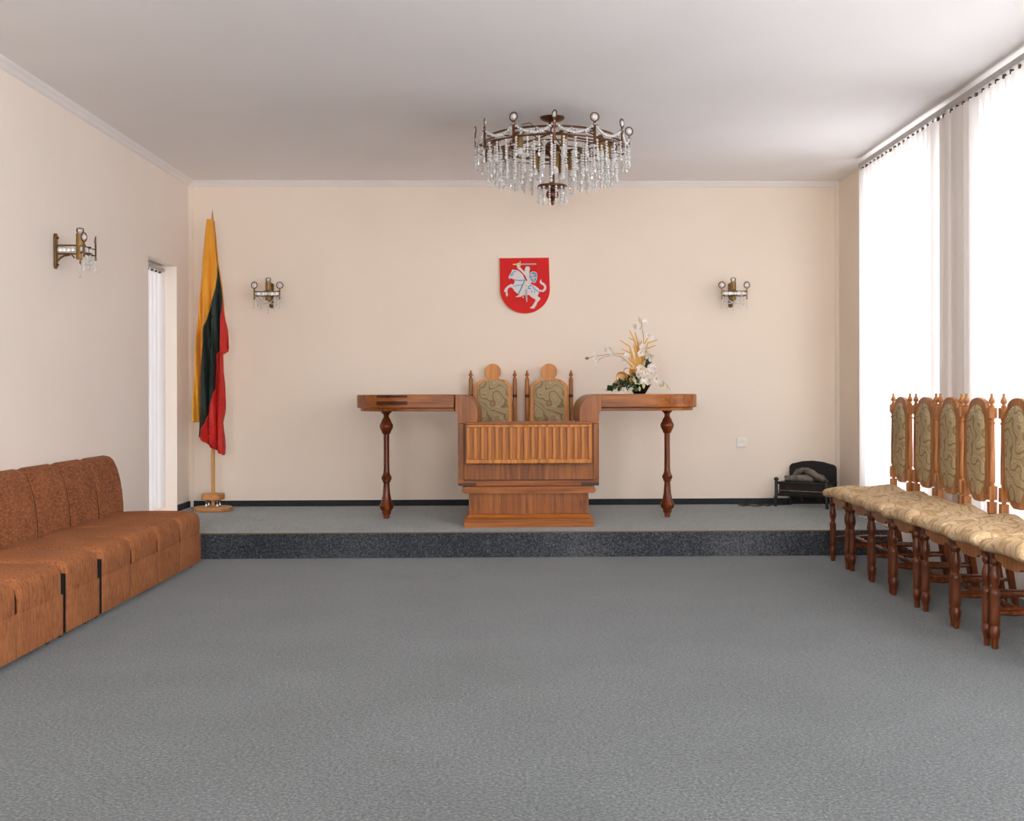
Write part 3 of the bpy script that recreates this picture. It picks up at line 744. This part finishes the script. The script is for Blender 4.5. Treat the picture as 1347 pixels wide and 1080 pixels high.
# ------------------------------------------------------------------ coat of arms
EMX, EMZ, EMS = .065, 1.944, 100 / 1080 * 10.32 / 1680
arms = thing('coat_of_arms', (EMX, YB, EMZ), 'red shield with white mounted knight raising a sword on back wall', 'emblem')
def E_(pts): return [((x - 547) * EMS, (540 - y) * EMS) for x, y in pts]
def emb(name, pts, mat, d0, d1, bev=0):
    o = MB().prism(E_(pts), d0, d1, XZ).build(name, mat, arms, bev, sharp=30); fix_normals(o); return o
def stroke(name, pts, wd, mat, d0, d1):
    L = []; Rr = []
    for i, p in enumerate(pts):
        q0 = pts[max(0, i - 1)]; q1 = pts[min(len(pts) - 1, i + 1)]
        dx, dy = q1[0] - q0[0], q1[1] - q0[1]; l = math.hypot(dx, dy); nx, ny = -dy / l * wd / 2, dx / l * wd / 2
        L.append((p[0] + nx, p[1] + ny)); Rr.append((p[0] - nx, p[1] - ny))
    return emb(name, L + Rr[::-1], mat, d0, d1)
SH = [(185, 150), (890, 142), (898, 400), (904, 590)] + [(547 + 357 * math.cos(t), 590 + 350 * math.sin(t)) for t in [math.pi * i / 30 for i in range(1, 30)]] + [(190, 600), (188, 400)]
emb('shield_board', SH, M['cream'], .001, .028)
emb('shield_field', [((x - 547) * .992 + 547, (y - 540) * .992 + 540) for x, y in SH], M['red_field'], .028, .031)
B0, B1 = .031, .038
HORSE = [(315, 425), (322, 398), (345, 368), (362, 328), (378, 308), (392, 322), (412, 318), (440, 322), (480, 348), (520, 390), (540, 440), (565, 480), (620, 515), (690, 545), (740, 580), (755, 612), (742, 655), (725, 690), (768, 722), (755, 748), (722, 782), (705, 830), (685, 850), (678, 868),
         (625, 866), (618, 852), (650, 832), (688, 772), (698, 742), (640, 706), (600, 672), (520, 682), (440, 656), (400, 622), (370, 575), (335, 562), (302, 592), (297, 640), (307, 678), (287, 697), (272, 662), (276, 622), (262, 637), (248, 630), (262, 590), (300, 546), (350, 520), (385, 526), (402, 490), (396, 452), (372, 448), (350, 432), (335, 450), (318, 440)]
emb('horse', HORSE, M['silver'], B0, B1, .0015)
emb('tail', [(755, 600), (790, 608), (812, 592), (820, 562), (800, 534), (770, 520), (755, 490), (775, 448), (786, 490), (822, 510), (852, 555), (846, 602), (812, 632), (768, 630), (745, 618)], M['silver'], B0, B1, .0015)
emb('knight', [(550, 400), (545, 350), (548, 300), (560, 276), (590, 267), (620, 285), (615, 330), (605, 362), (640, 420), (642, 500), (606, 522), (570, 560), (515, 680), (490, 700), (415, 708), (418, 698), (462, 676), (510, 580), (545, 500), (580, 470)], M['silver'], B1, B1 + .007, .0015)
emb('sword_arm', [(556, 410), (498, 344), (438, 292), (430, 250), (438, 222), (472, 222), (474, 276), (532, 335), (556, 352)], M['silver'], B1, B1 + .006, .001)
emb('sword', [(484, 230), (700, 227), (714, 236), (700, 245), (484, 248)], M['silver_dark'], B0, B1 + .001)
emb('sword_hilt', [(378, 234), (436, 231), (436, 249), (378, 248)], M['gold'], B0, B1 + .002)
emb('sword_guard', [(466, 270), (472, 215), (478, 188), (487, 205), (489, 262), (476, 276)], M['gold'], B1 + .006, B1 + .010)
emb('scabbard', [(552, 590), (580, 600), (582, 765), (568, 778), (556, 700)], M['silver_dark'], B1 + .001, B1 + .009)
emb('small_shield', [(600, 378), (630, 352), (662, 343), (695, 350), (716, 366), (722, 410), (715, 460), (690, 508), (655, 498), (622, 470), (604, 430)], M['silver'], B1 + .006, B1 + .010)
emb('shield_face', [(608, 382), (634, 360), (662, 352), (692, 358), (709, 370), (714, 410), (706, 458), (686, 497), (656, 488), (628, 464), (611, 428)], M['blue'], B1 + .010, B1 + .0115)
stroke('cross', [(640, 372), (678, 478)], 16, M['gold'], B1 + .0115, B1 + .013)
stroke('cross', [(616, 402), (690, 388)], 14, M['gold'], B1 + .0116, B1 + .0131)
stroke('cross', [(632, 446), (704, 426)], 14, M['gold'], B1 + .0116, B1 + .0131)
for pts, wd in (([(388, 462), (470, 470), (560, 464)], 14), ([(385, 553), (450, 538), (520, 530)], 10), ([(545, 478), (515, 530), (490, 590), (456, 656)], 16), ([(345, 395), (385, 350), (425, 340)], 12), ([(335, 412), (375, 395), (395, 380)], 10), ([(640, 535), (600, 560), (592, 580), (630, 588)], 16), ([(655, 545), (670, 580), (700, 600), (742, 632)], 12), ([(640, 605), (650, 645)], 10), ([(690, 610), (682, 650)], 10), ([(545, 620), (525, 640)], 10)):
    stroke('strap', pts, wd, M['blue'], B1 - .001, B1 + .003)
for x, y, r_ in ((560, 545, 14), (520, 706, 13), (452, 690, 12), (290, 690, 8), (640, 862, 8), (440, 462, 6), (480, 536, 6)):
    emb('stud', [(x + r_ * math.cos(t), y + r_ * math.sin(t)) for t in [2 * math.pi * k / 10 for k in range(10)]], M['gold'], B1 - .001, B1 + .009)

# ------------------------------------------------------------------ crystal pieces
def bead_mesh(n, d, drop=True, name='bead_string'):
    mb = MB(); z = 0
    for i in range(n):
        r_ = d / 2 * (1.0 if i % 3 else 1.12)
        mb.ball((random.uniform(-.0008, .0008), 0, z - r_), r_, 6, 4); z -= 2 * r_ + .001
    if drop: mb.ball((0, 0, z - d * .9), d * .62, 6, 4, (1, 1, 1.5))
    return mb.mesh(name, M['crystal'], 20)
def swag(p, q, sag, n, d):
    mb = MB(); p = Vector(p); q = Vector(q)
    for i in range(n + 1):
        t = i / n; c = p.lerp(q, t) - Vector((0, 0, sag * 4 * t * (1 - t)))
        mb.ball(c, d / 2, 6, 4)
    return mb
# ------------------------------------------------------------------ chandelier
ch = thing('crystal_chandelier', (.222, 7.93, ZC), 'round brass chandelier hung with strings of crystal beads on ceiling', 'chandelier')
MB().lathe([(.076, 0), (.078, -.006), (.070, -.016), (.050, -.026), (.024, -.032), (.020, -.05), (.012, -.055)], 28).build('ceiling_plate', M['bronze'], ch)
MB().lathe([(.012, -.05), (.012, -.16), (.03, -.165), (.045, -.18), (.05, -.21), (.04, -.235), (.018, -.245), (.014, -.28), (.014, -.42), (.02, -.425)], 18).build('stem', M['bronze'], ch)
def hoop(r_, z, th, n=48): return MB().tube([(r_ * math.cos(2 * math.pi * i / n), r_ * math.sin(2 * math.pi * i / n), z) for i in range(n)], th, 8, closed=True)
hoop(.400, -.138, .0065).build('hoop', M['bronze'], ch)
hoop(.400, -.188, .005).build('hoop', M['bronze'], ch)
hoop(.475, -.205, .0035).build('hoop', M['bronze'], ch)
hoop(.330, -.205, .004).build('hoop', M['brass'], ch)
hoop(.250, -.225, .004).build('hoop', M['brass'], ch)
for k in range(6):
    t = R(60 * k + 15); c_, s_ = math.cos(t), math.sin(t)
    MB().tube([(.012 * c_, .012 * s_, -.10), (.2 * c_, .2 * s_, -.125), (.40 * c_, .40 * s_, -.138)], .005, 8).build('spoke', M['bronze'], ch)
    MB().tube([(.04 * c_, .04 * s_, -.22), (.25 * c_, .25 * s_, -.225), (.33 * c_, .33 * s_, -.205), (.475 * c_, .475 * s_, -.205)], .0045, 8).build('spoke', M['brass'], ch)
crys = MB().ball((0, 0, 0), .0185, 10, 6, (1, .6, 1)).mesh('crystal', M['crystal'], 20)
ringm = MB().tube([(.0255 * math.cos(2 * math.pi * i / 20), 0, .0255 * math.sin(2 * math.pi * i / 20)) for i in range(20)], .0038, 6, closed=True).mesh('ring', M['bronze'])
armm = MB().tube([(.075, 0, .0), (.04, 0, -.012), (0, 0, -.03)], .0045, 8).box((-.004, -.007, -.075), (.004, .007, .055)).box((-.006, -.02, .028), (.006, .02, .032)).mesh('arm', M['bronze'])
str_a = bead_mesh(6, .0145); str_b = bead_mesh(9, .0145); str_c = bead_mesh(10, .0145); str_d = bead_mesh(10, .0145); str_e = bead_mesh(5, .0135)
bigp = MB().ball((0, 0, 0), .0165, 8, 6, (1, .55, 1)).mesh('crystal', M['crystal'], 20)
swm = None
for k in range(12):
    t = R(30 * k - 90); c_, s_ = math.cos(t), math.sin(t)
    ar = put('arm', armm, ch, 0, (.478 * c_, .478 * s_, -.165), (0, 0, t + math.pi))
    yaw = [90, 70, 90, 20, 80, 60, 90, 70, 90, 100, 60, 90][k] if k else 30
    rg = put('ring', ringm, ar, 0, (0, 0, .078), (0, 0, R(yaw)))
    put('crystal', crys, ar, 0, (0, 0, .078), (0, 0, R(yaw)))
    t2 = R(30 * (k + 1) - 90)
    p = (.478 * c_, .478 * s_, -.128); q = (.478 * math.cos(t2), .478 * math.sin(t2), -.128)
    swag(p, q, .055, 17, .0165).build('bead_swag', M['crystal'], ch)
    swag(p, (.40 * math.cos(R(30 * k - 75)), .40 * math.sin(R(30 * k - 75)), -.142), .03, 9, .0155).build('bead_swag', M['crystal'], ch)
    swag((.40 * math.cos(R(30 * k - 75)), .40 * math.sin(R(30 * k - 75)), -.142), q, .03, 9, .0155).build('bead_swag', M['crystal'], ch)
    # beads laid inside the upper gallery
    for j in (0, 1, 2):
        tt = R(30 * k - 90 + 10 * j)
        put('crystal', bigp, ch, 0, (.40 * math.cos(tt), .40 * math.sin(tt), -.163), (0, 0, tt + math.pi / 2))
def ringstr(me, r_, z, n, off, jit=.012):
    for k in range(n):
        t = 2 * math.pi * (k + off) / n
        put('bead_string', me, ch, 0, (r_ * math.cos(t), r_ * math.sin(t), z + random.uniform(-jit, jit)), (random.uniform(-.03, .03), random.uniform(-.03, .03), t))
ringstr(str_a, .478, -.205, 42, .25)
ringstr(str_b, .400, -.225, 40, .1)
ringstr(str_c, .345, -.240, 34, .4)
ringstr(str_d, .270, -.255, 26, .3)
sock = MB().lathe([(.019, .0), (.020, -.004), (.020, -.082), (.017, -.086)], 16).lathe([(.03, .006), (.032, .0), (.02, -.004)], 16).mesh('lamp_tube', M['candle'])
bulb = MB().lathe([(.010, -.084), (.016, -.096), (.019, -.110), (.017, -.124), (.008, -.133), (.001, -.135)], 14).mesh('bulb', M['crystal'])
for k in range(8):
    t = R(45 * k + 10); r_ = .355
    o = put('lamp_tube', sock, ch, 0, (r_ * math.cos(t), r_ * math.sin(t), -.16)); put('bulb', bulb, o)
for k in range(5):
    t = R(72 * k - 90 + 8); r_ = .12
    o = put('lamp_tube', sock, ch, 0, (r_ * math.cos(t), r_ * math.sin(t), -.245)); put('bulb', bulb, o)
    MB().tube([(.04 * math.cos(t), .04 * math.sin(t), -.21), (.09 * math.cos(t), .09 * math.sin(t), -.20), (.12 * math.cos(t), .12 * math.sin(t), -.24)], .006, 8).build('lamp_arm', M['bronze'], ch)
MB().lathe([(.016, -.41), (.088, -.424), (.092, -.428), (.092, -.434), (.086, -.438), (.022, -.44), (.018, -.45)], 30).build('lower_disc', M['bronze'], ch)
MB().lathe([(.012, -.44), (.020, -.447), (.034, -.462), (.040, -.480), (.036, -.498), (.022, -.512), (.011, -.522), (.009, -.53), (.010, -.536), (.002, -.55)], 20).build('finial', M['bronze'], ch)
for k in range(14):
    t = 2 * math.pi * k / 14
    put('bead_string', str_e, ch, 0, (.088 * math.cos(t), .088 * math.sin(t), -.437), (0, 0, t))
MB().tube([(-.09, -.1, -.125), (-.11, -.12, -.09), (-.14, -.14, -.065), (-.19, -.16, -.08)], .0025, 6).build('wire', M['black'], ch)
MB().tube([(.26, -.1, -.14), (.27, -.12, -.11), (.30, -.12, -.105), (.33, -.1, -.14)], .0025, 6).build('wire', M['black'], ch)

# ------------------------------------------------------------------ wall sconces (local: wall at y=0, front -Y)
def sconce(label):
    s0 = thing('crystal_sconce', (0, 0, 0), label, 'wall lamp', 0, 'brass crystal wall lamps')
    P = [(.019, -.085), (.019, .085)] + [(.019 * math.cos(t), .085 + .016 * math.sin(t)) for t in [math.pi * i / 8 for i in range(1, 8)]] + [(-.019, .085), (-.019, -.085)] + [(.019 * math.cos(t), -.085 + .016 * math.sin(t)) for t in [math.pi + math.pi * i / 8 for i in range(1, 8)]]
    MB().prism(P, .0005, .014, XZ).build('wall_plate', M['brass'], s0, bevel=.003)
    MB().ball((0, -.018, .075), .008, 10, 6).ball((0, -.018, -.078), .008, 10, 6).build('screw', M['bronze'], s0)
    MB().box((-.010, -.175, .028), (.010, -.013, .037)).box((-.010, -.205, -.020), (.010, -.013, -.011)).build('arm', M['brass'], s0, bevel=.002)
    MB().tube([(0, -.014, -.062), (0, -.03, -.042), (0, -.055, -.026), (0, -.09, -.020)], .006, 8).build('brace', M['brass'], s0)
    MB().tube([(0, -.095, -.018), (0, -.108, -.032), (0, -.113, -.04)], .004, 6).build('hook', M['brass'], s0)
    MB().lathe([(.021, -.048), (.023, -.046), (.023, .098), (.020, .100)], 18).build('lamp_tube', M['candle'], s0, loc=(0, -.145, 0))
    MB().lathe([(.012, .098), (.020, .108), (.022, .118), (.018, .130), (.001, .136)], 14).build('bulb', M['glass'], s0, loc=(0, -.145, 0))
    hoopp = [(-.10, -.20), (-.07, -.17), (-.04, -.172), (0, -.205), (.04, -.172), (.07, -.17), (.10, -.20)]
    for z in (.020, -.016):
        MB().tube([(x, y, z) for x, y in hoopp], .0045, 8).build('cross_bar', M['bronze'], s0)
    for s in (-1, 1):
        a_ = MB().box((-.005, -.004, -.045), (.005, .004, .046)).build('ring_arm', M['brass'], s0, loc=(s * .10, -.20, 0))
        put('ring', ringm, a_, 0, (0, 0, .068), (0, 0, R(15 * s))); put('crystal', crys, a_, 0, (0, 0, .068), (0, 0, R(15 * s)))
        put('bead_string', sc_a, s0, 0, (s * .10, -.20, -.042))
        put('bead_string', sc_b, s0, 0, (s * .05, -.18, -.02)); put('bead_string', sc_a, s0, 0, (s * .075, -.185, -.02))
        swag((s * .10, -.20, -.02), (0, -.165, -.06), .035, 10, .011).build('bead_swag', M['crystal'], s0)
        swag((s * .07, -.18, .0), (0, -.20, -.075), .02, 9, .011).build('bead_swag', M['crystal'], s0)
        for k in range(5): put('crystal', bigp, s0, 0, (s * (.015 + .019 * k), -.185 - .008 * (k % 2), .002), (0, 0, 0))
    MB().lathe([(.001, -.075), (.006, -.07), (.004, -.048)], 8).build('tip', M['brass'], s0, loc=(0, -.145, 0))
    put('bead_string', sc_c, s0, 0, (0, -.145, -.072))
    for k in range(6): put('crystal', bigp, s0, 0, (0, -.03 - .024 * k, .008), (0, 0, R(90)))
    return s0
sc_a = bead_mesh(5, .010); sc_b = bead_mesh(7, .0105); sc_c = bead_mesh(6, .0095)
s1 = sconce('crystal wall lamp on the left wall, above the sofa')
KIDSRC = list(COL.objects)
s1.location = (XL, 7.352, 1.893); s1.rotation_euler = (0, 0, R(90))
dup(s1, (-1.975, YB, 1.865), 0, 'crystal wall lamp on the back wall, beside the flag')
dup(s1, (1.735, YB, 1.865), 0, 'crystal wall lamp on the back wall, above the flowers to their right')

# ------------------------------------------------------------------ socket, heater, cord
so = thing('wall_socket', (1.822, YB, .669), 'small white wall socket low on the back wall', 'socket')
MB().rbox((-.041, -.011, -.041), (.041, -.0005, .041), (.006, .004, .006), .03).build('cover', M['white_plastic'], so)
MB().lathe([(.026, .0), (.026, .004), (.021, .004), (.019, .0015)], 24, RX(90)).build('insert', M['white_plastic'], so, loc=(0, -.0105, 0))
MB().box((-.010, -.0135, -.002), (-.006, -.011, .002)).box((.006, -.0135, -.002), (.010, -.011, .002)).build('holes', M['black'], so)

ht = thing('fireplace_heater', (2.232, 9.994, DZ), 'black iron electric fireplace heater with log pile in right corner', 'heater', R(-38.9))
hb = .20
MB().prism([(-.205, .05), (-.205, .30)] + [(-.205 + .045 * (1 - math.cos(t)), .30 + .038 * math.sin(t)) for t in [math.pi / 2 * i / 5 for i in range(1, 6)]] + [(-.09, .355), (0, .362), (.09, .355)]
           + [(.205 - .045 * (1 - math.cos(t)), .30 + .038 * math.sin(t)) for t in [math.pi / 2 * i / 5 for i in range(5, 0, -1)]] + [(.205, .30), (.205, .05)], -.212, -.200, XZ).build('back_plate', M['iron'], ht, bevel=.003)
MB().box((-.205, .0, .085), (.205, .20, .10)).build('tray', M['iron'], ht)
MB().box((-.215, -.012, .186), (.215, .20, .198)).build('shelf', M['iron'], ht, bevel=.002)
MB().box((-.195, .006, .10), (.195, .19, .186)).build('heater_case', M['grille'], ht)
for k in range(30):
    pass
wire = MB().box((-.0015, -.003, 0), (.0015, .0, .084)).mesh('grille_bar', M['iron'])
for k in range(28): put('grille_bar', wire, ht, 0, (-.189 + .014 * k, .005, .101))
MB().tube([(-.195, -.002, .13), (.195, -.002, .13)], .004, 8).build('heating_rod', M['coal'], ht)
for z in (.095, .18): MB().box((-.2, -.01, z), (.2, .004, z + .012)).build('front_bar', M['iron'], ht)
for s in (-1, 1):
    MB().lathe([(.013, .085), (.013, .20), (.011, .205), (.018, .21), (.019, .22), (.012, .232), (.002, .236)], 14).build('post', M['iron'], ht, loc=(s * .215, -.005, 0))
    MB().tube([(s * .222, -.004, 0), (s * .222, -.006, .03), (s * .218, -.012, .07), (s * .212, -.004, .10), (s * .214, .0, .13)], [.012, .010, .014, .015, .012], 10).build('leg', M['iron'], ht)
    MB().tube([(s * .19, .19, 0), (s * .19, .19, .1)], .01, 8).build('leg', M['iron'], ht)
MB().box((-.008, .0, .05), (.008, .012, .09)).build('bracket', M['iron'], ht)
MB().tube([(.13, .0, .055), (.15, .0, .085), (.17, .0, .055)], .004, 6).build('bracket', M['iron'], ht)
def log(pts, rs, nm='log'):
    mb = MB().tube(pts, rs, 12)
    mb.v = [(x + random.uniform(-.004, .004), y + random.uniform(-.004, .004), z + random.uniform(-.004, .004)) for x, y, z in mb.v]
    mb.build(nm, M['coal'], ht, sharp=60)
log([(-.17, .06, .222), (-.10, .07, .225), (-.02, .08, .228), (.06, .09, .222)], [.022, .026, .028, .024])
log([(.18, .06, .215), (.12, .07, .235), (.06, .09, .265), (.0, .11, .285), (-.05, .12, .29)], [.016, .024, .027, .024, .018])
log([(-.12, .12, .23), (-.09, .11, .27), (-.04, .10, .29), (.02, .10, .295)], [.024, .026, .022, .014])
log([(-.02, .12, .23), (.05, .12, .24), (.14, .11, .225)], [.03, .034, .024])
cord = MB().tube([(2.02 + .0, 10.20, DZ + .006)] + [(1.90 + .135 * math.cos(t), 10.16 + .075 * math.sin(t), DZ + .006 + .004 * (k % 3)) for k, t in enumerate([math.pi * .1 + 2 * math.pi * i / 22 for i in range(23)])] + [(2.06, 10.22, DZ + .006), (2.2, 10.24, DZ + .006)], .0045, 8).build('power_cord', M['black'])
tag(cord, 'dark power cord looped on the platform floor left of the heater', 'cord')

# ------------------------------------------------------------------ flowers
FLX, FLY = .885, 9.22
fl = thing('flower_arrangement', (FLX, FLY, TOP), 'white orchids and golden straw arranged in dark bowl on the desk', 'flowers')
def F_(px, py, dy=0): return Vector(((px - 842) / 182.4, dy, (517.2 - py) / 182.4))
MB().lathe([(.040, 0), (.045, .006), (.060, .03), (.080, .062), (.088, .07), (.082, .068), (.05, .03), (.02, .02)], 28).build('bowl', M['bowl'], fl)
def petal(L, wd, cup=.3):
    v = []; f = []; n = 5
    for i in range(n + 1):
        u = i / n; w_ = wd * math.sin(math.pi * min(.999, u * .92 + .04)) ** .7
        z = cup * L * u * u
        v += [(-w_, L * u, z + cup * w_ * .6), (0, L * u, z), (w_, L * u, z + cup * w_ * .6)]
    for i in range(n):
        for j in range(2): f.append((i * 3 + j, i * 3 + j + 1, i * 3 + j + 4, i * 3 + j + 3))
    return v, f
def blossom_mesh(seed, L=.034):
    rnd = random.Random(seed); mb = MB()
    for k in range(6):
        v, f = petal(L * rnd.uniform(.85, 1.1), L * .42, rnd.uniform(.1, .5))
        mb.add(v, f, RZ(60 * k + rnd.uniform(-10, 10)) @ RX(rnd.uniform(10, 35)))
    return mb.mesh('blossom', M['petal'], 80)
BL = [blossom_mesh(k) for k in range(4)]
heart = MB().ball((0, 0, .004), .006, 8, 5).mesh('blossom_heart', M['gold'])
def blossom(px, py, dy, size=1.0):
    p = F_(px, py, dy); o = put('blossom', random.choice(BL), fl, 0, p, (R(random.uniform(50, 115)), R(random.uniform(-30, 30)), R(random.uniform(-35, 35))))
    o.scale = (size,) * 3; put('blossom_heart', heart, o)
for q in ((843, 416, 0, .5), (850, 423, .03, .8), (836, 428, -.02, .8), (844, 430, .02, .8), (853, 440, .01, .8), (857, 443, -.02, .8), (846, 458, -.03, 1.15), (851, 461, 0, .9), (857, 467, -.02, 1.2), (841, 449, .03, .8), (843, 463, -.05, 1.0), (824, 468, -.04, .9), (820, 472, -.02, .7),
          (843, 485, -.07, 1.2), (848, 489, -.08, 1.1), (838, 492, -.08, 1.2), (846, 496, -.09, 1.2), (857, 490, -.05, 1.2), (863, 497, -.06, 1.15), (868, 500, -.04, 1.0), (860, 484, 0, 1.0), (852, 501, -.07, .9), (818, 513, -.10, .9), (824, 514, -.1, .9), (830, 512, -.1, .7),
          (803, 459, -.02, .8), (806, 464, -.03, .8), (797, 460, -.02, .6), (783, 471, -.04, .8), (785, 475, -.04, .6), (781, 463, -.03, .5), (872, 506, -.02, .6)):
    blossom(*q)
def stem(pts, r_, mat, name='stem'):
    MB().tube([F_(*p) for p in pts], r_, 6).build(name, mat, fl)
stem([(842, 500, 0), (846, 470, 0), (848, 445, .01), (846, 430, .01), (843, 414, 0)], .0022, M['stem'])
stem([(842, 500, 0), (832, 480, -.02), (818, 468, -.03), (800, 465, -.03), (785, 467, -.04), (772, 470, -.04)], .0022, M['stem'])
stem([(806, 466, -.03), (795, 468, -.03), (786, 473, -.04)], .0018, M['stem'])
stem([(843, 424, 0), (842, 418, 0), (841, 415, 0)], [.003, .005, .002], M['pale_leaf'], 'bud')
MB().ball(F_(772.5, 470, -.04), .012, 8, 6, (1.3, 1, .8)).build('bud', M['stem'], fl)
def blade(pts, wd, mat=M['straw']):
    n = len(pts); v = []; f = []
    P = [F_(*p) for p in pts]
    for i, p in enumerate(P):
        d = (P[min(i + 1, n - 1)] - P[max(i - 1, 0)]).normalized(); e = d.cross(Vector((0, 1, 0))).normalized()
        w_ = wd * math.sin(math.pi * (.12 + .83 * i / (n - 1))) ** .6
        v += [p - e * w_ + Vector((0, -.001, 0)), p + Vector((0, -.004, 0)), p + e * w_ + Vector((0, -.001, 0)), p + Vector((0, .003, 0))]
    for i in range(n - 1):
        for j in range(4): f.append((i * 4 + j, i * 4 + (j + 1) % 4, i * 4 + 4 + (j + 1) % 4, i * 4 + 4 + j))
    o = MB().add(v, f).build('straw_blade', mat, fl, sharp=60); fix_normals(o)
for ex, ey, mx_, my_, dy in ((829, 433, 836, 447, 0), (837, 435, 840, 448, .02), (827, 443, 836, 447, -.02), (816, 446, 829, 455, -.02), (818, 458, 830, 463, -.03), (810, 464, 826, 464, -.03), (854, 442, 848, 452, .01), (867, 445, 853, 450, .02), (863, 453, 851, 458, -.01), (841, 452, 841, 465, -.03), (845, 446, 844, 460, 0), (833, 452, 837, 465, -.03), (848, 450, 846, 462, .03), (825, 475, 831, 481, -.04)):
    blade([(842 + (mx_ - 842) * .05, 487, dy * .3), (842 + (mx_ - 842) * .45, 478, dy * .5), (mx_ + (842 - mx_) * .15, my_ + 8, dy * .8), (mx_, my_, dy), (ex, ey, dy * 1.6)], .0075)
MB().tube([F_(842, 498), F_(841, 480), F_(840, 462)], [.026, .020, .012], 10).build('straw_bundle', M['straw'], fl)
# golden ribbon loops
for pts, wd in (([(840, 496, -.06), (830, 484, -.07), (822, 482, -.075), (818, 490, -.07), (826, 498, -.06)], .020), ([(838, 498, -.06), (822, 490, -.08), (812, 488, -.085), (808, 499, -.08), (820, 503, -.06)], .018), ([(842, 494, -.07), (836, 486, -.085), (830, 484, -.09), (832, 494, -.08)], .016)):
    P = [F_(*p) for p in pts]; v = []; f = []
    for i, p in enumerate(P):
        v += [p + Vector((-.004, -wd, .004)), p + Vector((0, 0, -.003)), p + Vector((.004, wd, .004))]
    for i in range(len(P) - 1):
        for j in range(2): f.append((i * 3 + j, i * 3 + j + 1, i * 3 + j + 4, i * 3 + j + 3))
    o = MB().add(v, f).build('ribbon', M['gold_leaf'], fl, sharp=70); md = o.modifiers.new('s', 'SUBSURF'); md.levels = 2; md.render_levels = 2
for (px, py, a_, L) in ((818, 489, -60, .085), (828, 486, -20, .08), (812, 496, -75, .07), (824, 494, -45, .08)):
    v, f = petal(L, L * .42, .25); o = MB().add(v, f).build('gold_petal', M['gold_leaf'], fl, sharp=80, loc=F_(px + 8, py + 9, -.06), rot=(R(70), R(-a_ * -1), 0)); 
# leaves
def leaf_mesh(L, wd, mat, nm): 
    v, f = petal(L, wd, .25); return MB().add(v, f).mesh(nm, mat, 80)
ivm = leaf_mesh(.030, .013, M['ivy'], 'ivy_leaf'); plm = leaf_mesh(.072, .019, M['pale_leaf'], 'pale_leaf')
for i in range(95):
    u = random.random(); px = 800 + 38 * u + random.uniform(-3, 3); top = 508 - 17 * u; py = random.uniform(top, 514)
    put('ivy_leaf', ivm, fl, 0, F_(px, py, random.uniform(-.12, -.02)), (R(random.uniform(30, 130)), R(random.uniform(-60, 60)), R(random.uniform(0, 360))))
for i in range(14):
    put('ivy_leaf', ivm, fl, 0, F_(random.uniform(849, 857), random.uniform(470, 484), random.uniform(-.02, .03)), (R(random.uniform(40, 130)), 0, R(random.uniform(0, 360))))
stem([(842, 508, -.04), (825, 505, -.06), (808, 509, -.07), (798, 512, -.08)], .003, M['ivy'])
for (px, py, dy, ang, s) in ((838, 497, -.09, 165, 1.0), (833, 505, -.10, 195, .75), (840, 507, -.11, 178, .75), (846, 502, -.11, 186, .95), (834, 494, -.085, 200, .8), (852, 497, -.09, 150, .4), (866, 496, -.03, 130, .7), (872, 500, -.03, 160, .6), (878, 505, -.02, 175, .5), (868, 504, -.04, 165, .5)):
    o = put('pale_leaf', plm, fl, 0, F_(px, py, dy), (R(90), R(ang), 0)); o.scale = (s * .62, s * .66, s * .66)
stem([(856, 498, -.03), (868, 498, -.03), (876, 503, -.02), (882, 512, -.02)], .002, M['pale_leaf'])

bpy.context.view_layer.update()
for o in fl.children:                                       # nothing of the arrangement dips into the desk top
    zs = [(o.matrix_local @ v_.co).z for v_ in o.data.vertices]
    if min(zs) < .0015: o.location.z += .0015 - min(zs)
